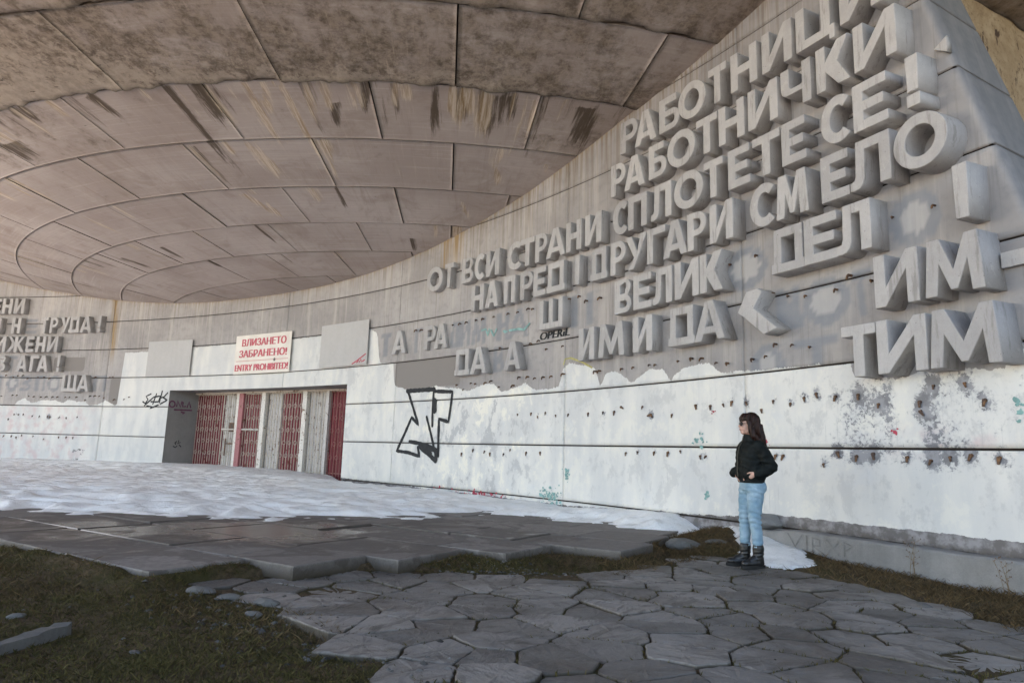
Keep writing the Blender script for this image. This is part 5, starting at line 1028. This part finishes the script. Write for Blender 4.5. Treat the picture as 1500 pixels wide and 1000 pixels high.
# dry weeds before the plinth
def weed(s, off, hgt, seed, lab):
    rr = random.Random(seed); mb = MB(); top = []
    for k in range(4):
        x = rr.uniform(-.03, .03); dx = rr.uniform(-.12, .12); dy = rr.uniform(-.05, .05); pts = [(x + dx * t * t, dy * t, hgt * t * rr.uniform(.85, 1.05)) for t in (0, .25, .5, .75, 1)]
        mb.tube(pts, [.0022, .0019, .0016, .0013, .001], 4)
        for t in (.35, .5, .65, .8, .95):
            bx, by, bz = x + dx * t * t, dy * t, hgt * t; q = rr.uniform(0, 6.3); l = rr.uniform(.03, .09); e = (bx + math.cos(q) * l, by + math.sin(q) * l * .6, bz + l * .6); mb.tube([(bx, by, bz), e], [.0012, .0008], 4); top.append(e)
    P = wp(s, 0, off); o = mb.build('stalks', M_GRASS, None); t = empty('dry_weed', (P.x, P.y, gz(P.x, P.y) - .01)); tag(t, lab, 'weed', 'dry weeds along the plinth')
    o.parent = t; fattr(o.data, 'rnd', np.full(len(o.data.vertices), .75))
    hd = MB()
    for e in top: hd.tube([(e[0], e[1], e[2] - .006), e, (e[0], e[1], e[2] + .008)], [.0015, .005, .0015], 5)
    h_ = hd.build('seed_heads', M_BOLT, t)
weed(-13.62, .25, .36, 1, 'tallest dry weed before the plinth joint'); weed(-12.72, .26, .33, 4, 'dry weed with leaning stalks near the right picture edge')

# ================================================================ the woman
def skin_mat():
    n = NT('skin', .5, .4); p = n.obj(); n.color(n.mix(n.ss(n.noise(p, 30, 3), .3, .7), (.47, .27, .21), (.55, .33, .26))); n.b.inputs['Subsurface Weight'].default_value = .1; n.b.inputs['Subsurface Radius'].default_value = (.01, .004, .002); return n.m
M_SKIN = skin_mat(); M_LIP = plain('lips', (.36, .13, .11), .45, .1)
def hair_mat():
    n = NT('dark_red_hair', .5, .25); p = n.obj(); a = n.noise(n.mp(p, (60, 60, 3)), 1, 4, .6); n.color(n.mix(n.ss(a, .3, .7), (.007, .0025, .002), (.038, .013, .008))); n.bump(a, .6, .006); return n.m
M_HAIR = hair_mat()
def jacket_mat():
    n = NT('black_jacket', .75, .22); p = n.obj(); v = n.vor(p, 26); a = n.noise(p, 9, 4, .6); n.color(n.mix(n.ss(a, .3, .7), (.0015, .0028, .0028), (.006, .009, .009))); n.bump(n.math('ADD', v, n.math('MULTIPLY', a, 1.2)), .5, .012); return n.m
M_JACK = jacket_mat(); M_COLLAR = plain('knit_collar', (.010, .012, .012), .95, .4, 60)
def jeans_mat():
    n = NT('light_denim', .85, .15); p = n.obj(); a = n.noise(p, 7, 5, .6); w_ = n.noise(n.mp(p, (9, 9, 26)), 1, 4, .6, .8); f = n.noise(p, 220, 2)
    c = n.mix(n.ss(a, .3, .7), (.16, .27, .35), (.28, .39, .47)); c = n.mix(n.math('MULTIPLY', n.ss(w_, .55, .8), .5), c, (.40, .50, .56)); c = n.mix(n.math('MULTIPLY', n.ss(f, .5, .8), .3), c, (.14, .24, .33)); n.color(c); n.bump(n.math('ADD', w_, n.math('MULTIPLY', a, .6)), .6, .016); return n.m
M_JEAN = jeans_mat(); M_BOOT = plain('black_leather', (.010, .009, .009), .42, .4, 30, .5); M_SOLE = plain('boot_sole', (.018, .017, .016), .8, .3); M_GLASS = plain('dark_lens', (.03, .022, .02), .12, .1, 8, .6); M_ZIP = plain('zip', (.05, .045, .035), .5, .2, 8, .3, .4)

W0 = Vector((2.66, 7.60, CH - 1.118))
Fw = Vector((-.985, -.17, 0)).normalized(); Lw = Vector((-Fw.y, Fw.x, 0))     # forward, her left
# her left side is towards the camera: check sign
if Lw.dot(Vector((-2.66, -7.6, 0))) < 0: Lw = -Lw
PM = Matrix(((Fw.x, Lw.x, 0, W0.x), (Fw.y, Lw.y, 0, W0.y), (0, 0, 1, W0.z), (0, 0, 0, 1)))
woman = empty('person', W0); tag(woman, 'woman in black jacket and light jeans standing in profile, hands in pockets', 'person')
WI = Matrix.Translation(W0).inverted()
def wpart(o): o.parent = woman; o.matrix_parent_inverse = WI; return o
class Blob:
    """overlapping tapered solids fused by a voxel remesh into one surface"""
    def __init__(s): s.mb = MB()
    def cap(s, pts, rad, n=14):
        # capsule chain with rounded ends
        pts = [Vector(p) for p in pts]; d0 = (pts[0] - pts[1]).normalized(); d1 = (pts[-1] - pts[-2]).normalized(); P = []; Rr = []
        for k in (90, 60, 30): q = R(k); P.append(pts[0] + d0 * rad[0] * math.sin(q)); Rr.append(max(.002, rad[0] * math.cos(q)))
        P += pts; Rr += list(rad)
        for k in (30, 60, 90): q = R(k); P.append(pts[-1] + d1 * rad[-1] * math.sin(q)); Rr.append(max(.002, rad[-1] * math.cos(q)))
        s.mb.tube(P, Rr, n); return s
    def ell(s, c, r, M=None, n=20, m=14):
        b = len(s.mb.V); c = Vector(c)
        for i in range(m + 1):
            t = math.pi * i / m
            for k in range(n):
                q = 2 * math.pi * k / n; v = Vector((r[0] * max(.01, math.sin(t)) * math.cos(q), r[1] * max(.01, math.sin(t)) * math.sin(q), r[2] * math.cos(t)))
                if M is not None: v = M @ v
                s.mb.V.append(tuple(c + v))
        for i in range(m):
            for k in range(n): k2 = (k + 1) % n; s.mb.F.append((b + i * n + k, b + (i + 1) * n + k, b + (i + 1) * n + k2, b + i * n + k2))
        s.mb.F.append(tuple(b + k for k in range(n))); s.mb.F.append(tuple(b + m * n + k for k in reversed(range(n)))); return s
    def loft(s, secs, n=24, pw=2.3):
        b = len(s.mb.V)
        for (z, cf, cl, rf, rl) in secs:
            for k in range(n):
                q = 2 * math.pi * k / n; c_, s_ = math.cos(q), math.sin(q); s.mb.V.append((cf + rf * math.copysign(abs(c_) ** (2 / pw), c_), cl + rl * math.copysign(abs(s_) ** (2 / pw), s_), z))
        m = len(secs)
        for i in range(m - 1):
            for k in range(n): k2 = (k + 1) % n; s.mb.F.append((b + i * n + k, b + i * n + k2, b + (i + 1) * n + k2, b + (i + 1) * n + k))
        s.mb.F.append(tuple(b + k for k in reversed(range(n)))); s.mb.F.append(tuple(b + (m - 1) * n + k for k in range(n))); return s
    def build(s, name, mat, voxel=.009, smooth=6, disp=None, M=PM):
        me = mesh(name, s.mb.V, s.mb.F); o = bpy.data.objects.new('tmp', me); COL.objects.link(o)
        bm = bmesh.new(); bm.from_mesh(me); bmesh.ops.recalc_face_normals(bm, faces=bm.faces); bm.to_mesh(me); bm.free()
        if voxel:
            md = o.modifiers.new('r', 'REMESH'); md.mode = 'VOXEL'; md.voxel_size = voxel
        sm = o.modifiers.new('s', 'SMOOTH'); sm.iterations = smooth; sm.factor = .5
        dg = bpy.context.evaluated_depsgraph_get(); m2 = bpy.data.meshes.new_from_object(o.evaluated_get(dg)); m2.name = name; bpy.data.objects.remove(o)
        if disp:
            cs = [(v.co.copy(), v.normal.copy()) for v in m2.vertices]
            m2.vertices.foreach_set('co', [x for c, n_ in cs for x in (c + disp(c, n_))]); m2.update()
        m2.transform(M); return wpart(link(name, m2, mat, None, True))
# head: turned a little further from the camera than the chest
HY = -R(9)
HM = Matrix.Translation((.012, 0, 1.43)) @ Matrix.Rotation(HY, 4, 'Z') @ Matrix.Rotation(R(-4), 4, 'Y')
def hp(f, l, z): return HM @ Vector((f, l, z))
HR3 = HM.to_3x3()
b = Blob()
b.ell(hp(.0, 0, .10), (.092, .072, .108), HR3)                 # skull
b.ell(hp(.045, 0, .055), (.052, .056, .078), HR3)              # face
b.ell(hp(.062, 0, -.005), (.030, .032, .026), HR3)             # chin
b.cap([hp(.03, .03, .0), hp(-.015, .056, .05)], [.022, .022]); b.cap([hp(.03, -.03, .0), hp(-.015, -.056, .05)], [.022, .022])   # jaw
b.cap([hp(.090, 0, .088), hp(.112, 0, .055)], [.009, .0115], 10); b.ell(hp(.104, 0, .050), (.013, .015, .009), HR3)   # nose
b.ell(hp(.085, .028, .062), (.014, .022, .016), HR3); b.ell(hp(.085, -.028, .062), (.014, .022, .016), HR3)         # cheeks
b.ell(hp(.088, 0, .102), (.012, .04, .010), HR3)               # brow
b.ell(hp(.094, 0, .026), (.010, .022, .007), HR3); b.ell(hp(.091, 0, .015), (.011, .020, .008), HR3)               # lips
for l in (.071, -.071): b.ell(hp(-.012, l, .065), (.018, .008, .030), HR3)   # ears
b.cap([(-.012, 0, 1.30), (-.005, 0, 1.38), hp(-.015, 0, .03)], [.058, .050, .050])                             # neck
b.loft([(.88, 0, 0, .09, .14), (1.0, 0, 0, .085, .12), (1.15, 0, 0, .10, .14), (1.27, -.01, 0, .085, .16), (1.34, -.012, 0, .05, .09)])
for sgn in (1, -1):
    el = (-.125, .222, 1.055) if sgn > 0 else (-.10, -.235, 1.06); wr = (.035, .185, .990) if sgn > 0 else (.06, -.165, .985)
    b.cap([(-.01, sgn * .165, 1.285), el, wr], [.045, .037, .025])
    hd = Vector(wr); di = (Vector(wr) - Vector(el)).normalized(); dn = (di + Vector((-.1, -sgn * .95, -.45))).normalized()
    b.cap([hd, hd + dn * .07], [.026, .032])                     # palm going into the pocket
    sd_ = dn.cross(Vector((0, sgn, 0))).normalized()
    for k in range(4):
        st_ = hd + dn * .085 + sd_ * (.024 - .016 * k); b.cap([st_, st_ + dn * (.038, .045, .042, .03)[k], st_ + dn * (.06, .07, .066, .05)[k] + Vector((0, -sgn * .02, -.01))], [.009, .0085, .007], 8)
    b.cap([hd + dn * .02 + sd_ * .026, hd + dn * .055 + sd_ * .046, hd + dn * .085 + sd_ * .050], [.011, .010, .008], 8)   # thumb stays at the side of the palm
    ank = (-.02, .075, .10) if sgn > 0 else (.045, -.08, .10); kn = (.012, .075, .50) if sgn > 0 else (.038, -.075, .50)
    b.cap([(0, sgn * .08, .86), kn, ank], [.070, .046, .030]); b.cap([ank, (ank[0] + .13, ank[1] + sgn * .02, .04)], [.04, .03])
body = b.build('body', M_SKIN, .006, 3)
# lips, glasses
lb = Blob(); lb.ell(hp(.1005, 0, .0265), (.006, .018, .0048), HR3); lb.ell(hp(.0985, 0, .0155), (.006, .016, .0055), HR3); o_l = lb.build('lips', M_LIP, 0, 1)
gm = MB()
for sgn in (1, -1):
    Mx = HM @ Matrix.Translation((.100, sgn * .034, .083)) @ Matrix.Rotation(sgn * R(16), 4, 'Z') @ Matrix.Rotation(R(90), 4, 'Y')
    gm.tube([(0, 0, -.002), (0, 0, .002)], .026, 20, Mx)
    gm.tube([hp(.098, sgn * .058, .088), hp(.04, sgn * .078, .09), hp(-.015, sgn * .076, .085)], [.0022, .002, .002], 6)
gm.tube([hp(.108, .012, .088), hp(.108, -.012, .088)], .0022, 6)
me = mesh('sunglasses', gm.V, gm.F); me.transform(PM); wpart(link('sunglasses', me, M_GLASS))
# hair: cap with fringe, long at the back
h = Blob()
h.ell(hp(-.022, 0, .122), (.096, .086, .100), HR3); h.ell(hp(-.055, 0, .06), (.07, .086, .12), HR3)
h.loft([(1.275, -.115, 0, .022, .095), (1.32, -.112, 0, .040, .115), (1.38, -.098, 0, .056, .112), (1.45, -.078, 0, .068, .098), (1.52, -.06, 0, .076, .09)], 24, 2.)
for l, zz in ((.076, 0), (-.076, 0)):
    sg = 1 if l > 0 else -1
    h.cap([hp(.025, l * .98, .11), hp(.012, l * 1.12, .04), hp(-.02, l * 1.2, -.04), (-.06, l * 1.2, 1.33), (-.075, l * 1.2, 1.285)], [.026, .030, .034, .036, .02])
for k in range(9):
    q = R(-62 + 15.5 * k); h.cap([hp(-.01 + .075 * math.cos(q), .066 * math.sin(q), .185), hp(.0 + .098 * math.cos(q), .079 * math.sin(q), .145), hp(.002 + .101 * math.cos(q), .081 * math.sin(q), .112)], [.020, .015, .006], 8)
rgh = np.random.default_rng(4)
def hdisp(c, n): 
    q = math.atan2(c.y, c.x + .03); return n * (.0035 * math.sin(q * 26 + 1.3 * math.sin(c.z * 18)) + .002 * math.sin(q * 61))
h.build('hair', M_HAIR, .0055, 3, hdisp)
# a few loose strands at the ends
mb = MB()
for k in range(46):
    q = rgh.uniform(1.75, 4.53); f0, l0 = -.075 + .062 * math.cos(q), .108 * math.sin(q); mb.tube([PM @ Vector((f0, l0, 1.40)), PM @ Vector((f0 - .022, l0 * 1.06, 1.32)), PM @ Vector((f0 - .028 + rgh.normal(0, .012), l0 * 1.04, 1.245 + rgh.uniform(-.02, .035)))], [.006, .0055, .0012], 5)
wpart(mb.build('hair_ends', M_HAIR, None, True))
# jacket
j = Blob()
j.loft([(.905, .0, 0, .122, .166), (.925, .0, 0, .128, .174), (.955, .004, 0, .140, .186), (1.02, .006, 0, .142, .188), (1.10, .008, 0, .135, .178), (1.18, .010, 0, .132, .176), (1.255, .0, 0, .122, .180), (1.30, -.008, 0, .108, .165), (1.335, -.012, 0, .085, .115)])
j.cap([(-.012, .155, 1.275), (-.062, .198, 1.17), (-.122, .214, 1.06)], [.070, .074, .066]); j.cap([(-.122, .214, 1.06), (-.05, .198, 1.012), (.018, .182, .985)], [.066, .066, .052])
j.cap([(-.012, -.155, 1.275), (-.045, -.21, 1.17), (-.09, -.232, 1.06)], [.072, .074, .068]); j.cap([(-.09, -.232, 1.06), (.02, -.21, 1.01), (.10, -.18, .985)], [.068, .068, .056])
def jd(c, n): return n * (.004 * math.sin(c.z * 95 + 2 * math.sin(c.x * 22) + c.y * 16) * max(0, 1 - abs(c.z - 1.1) / .25) + .004 * math.sin(c.x * 40 + c.z * 33) * math.sin(c.y * 47 + 1))
j.build('jacket', M_JACK, .008, 5, jd)
b = Blob(); b.loft([(.885, 0, 0, .116, .160), (.905, 0, 0, .124, .168), (.925, 0, 0, .124, .168)], 40); b.build('hem_band', M_COLLAR, 0, 0)
b = Blob(); b.loft([(1.318, -.012, 0, .088, .112), (1.36, -.010, 0, .074, .080), (1.395, -.004, 0, .070, .072), (1.405, -.004, 0, .060, .062)], 32); b.build('collar', M_COLLAR, 0, 0)
mb = MB(); mb.tube([PM @ Vector(p) for p in ((.076, .0, 1.39), (.094, .0, 1.33), (.136, .006, 1.26), (.156, .008, 1.18), (.160, .008, 1.09), (.163, .008, 1.0), (.158, .008, .945))], .006, 6); wpart(mb.build('zip', M_ZIP))
# jeans
b = Blob()
b.loft([(.80, -.008, 0, .105, .150), (.85, -.012, 0, .120, .165), (.90, -.008, 0, .112, .152), (.94, -.004, 0, .100, .138)])
b.ell((-.055, .075, .845), (.075, .08, .085)); b.ell((-.055, -.075, .845), (.075, .08, .085))
b.cap([(-.008, .078, .81), (.004, .077, .66), (.012, .075, .50), (-.012, .075, .34), (-.020, .075, .225)], [.096, .080, .064, .059, .053])
b.cap([(-.002, -.078, .81), (.026, -.077, .66), (.04, -.075, .50), (.042, -.078, .34), (.045, -.08, .225)], [.096, .080, .064, .059, .053])
def jdisp(c, n):
    k = math.exp(-((c.z - .50) / .10) ** 2) + math.exp(-((c.z - .20) / .07) ** 2) * 1.3 + .6 * math.exp(-((c.z - .78) / .06) ** 2)
    return n * (.0055 * k * math.sin(c.z * 120 + 2.2 * math.sin(c.x * 25 + c.y * 18)) + .0018 * math.sin(c.z * 60 + c.x * 40))
b.build('jeans', M_JEAN, .007, 4, jdisp)
# side seam and back pocket
mb = MB(); mb.tube([PM @ Vector(p) for p in ((-.02, .166, .87), (-.012, .179, .80), (-.004, .168, .66), (.0, .151, .50))], .0028, 5); wpart(mb.build('side_seam', M_JEAN))
# boots
for sgn, an, yaw in ((1, (-.02, .075), .12), (-1, (.045, -.08), -.14)):
    BMx = PM @ Matrix.Translation((an[0], an[1], 0)) @ Matrix.Rotation(yaw, 4, 'Z')
    b = Blob(); b.cap([(-.002, 0, .205), (.0, 0, .12), (-.012, 0, .065)], [.061, .054, .050]); b.cap([(-.02, 0, .05), (.06, 0, .048), (.145, .0, .045)], [.046, .046, .042]); b.ell((.155, 0, .048), (.052, .046, .040)); b.cap([(.03, 0, .095), (.10, 0, .072)], [.042, .036])
    def bd(c, n): return n * (.003 * math.sin(c.z * 150 + c.x * 30) * max(0., 1 - abs(c.z - .14) / .06))
    bo = b.build('boot', M_BOOT, .006, 3, bd, BMx)
    mb = MB(); n = 28; sec = []
    for z, k in ((0, .98), (.03, 1.0)):
        for i in range(n):
            q = 2 * math.pi * i / n; x = .065 + .150 * math.cos(q); y = (.046 + .008 * math.cos(q)) * math.sin(q) * k; mb.V.append(tuple(BMx @ Vector((x, y, z))))
    for i in range(n): mb.F.append((i, (i + 1) % n, n + (i + 1) % n, n + i))
    mb.F.append(tuple(reversed(range(n)))); mb.F.append(tuple(n + i for i in range(n)))
    s_o = mb.build('sole', M_SOLE); s_o.parent = bo
    mb = MB()
    for k in range(5):
        z = .10 + k * .024; x = .072 - k * .010; mb.tube([BMx @ Vector((x - .004, -.024, z)), BMx @ Vector((x + .004, 0, z + .006)), BMx @ Vector((x - .004, .024, z))], .0035, 5)
    l_o = mb.build('laces', M_COLLAR); l_o.parent = bo
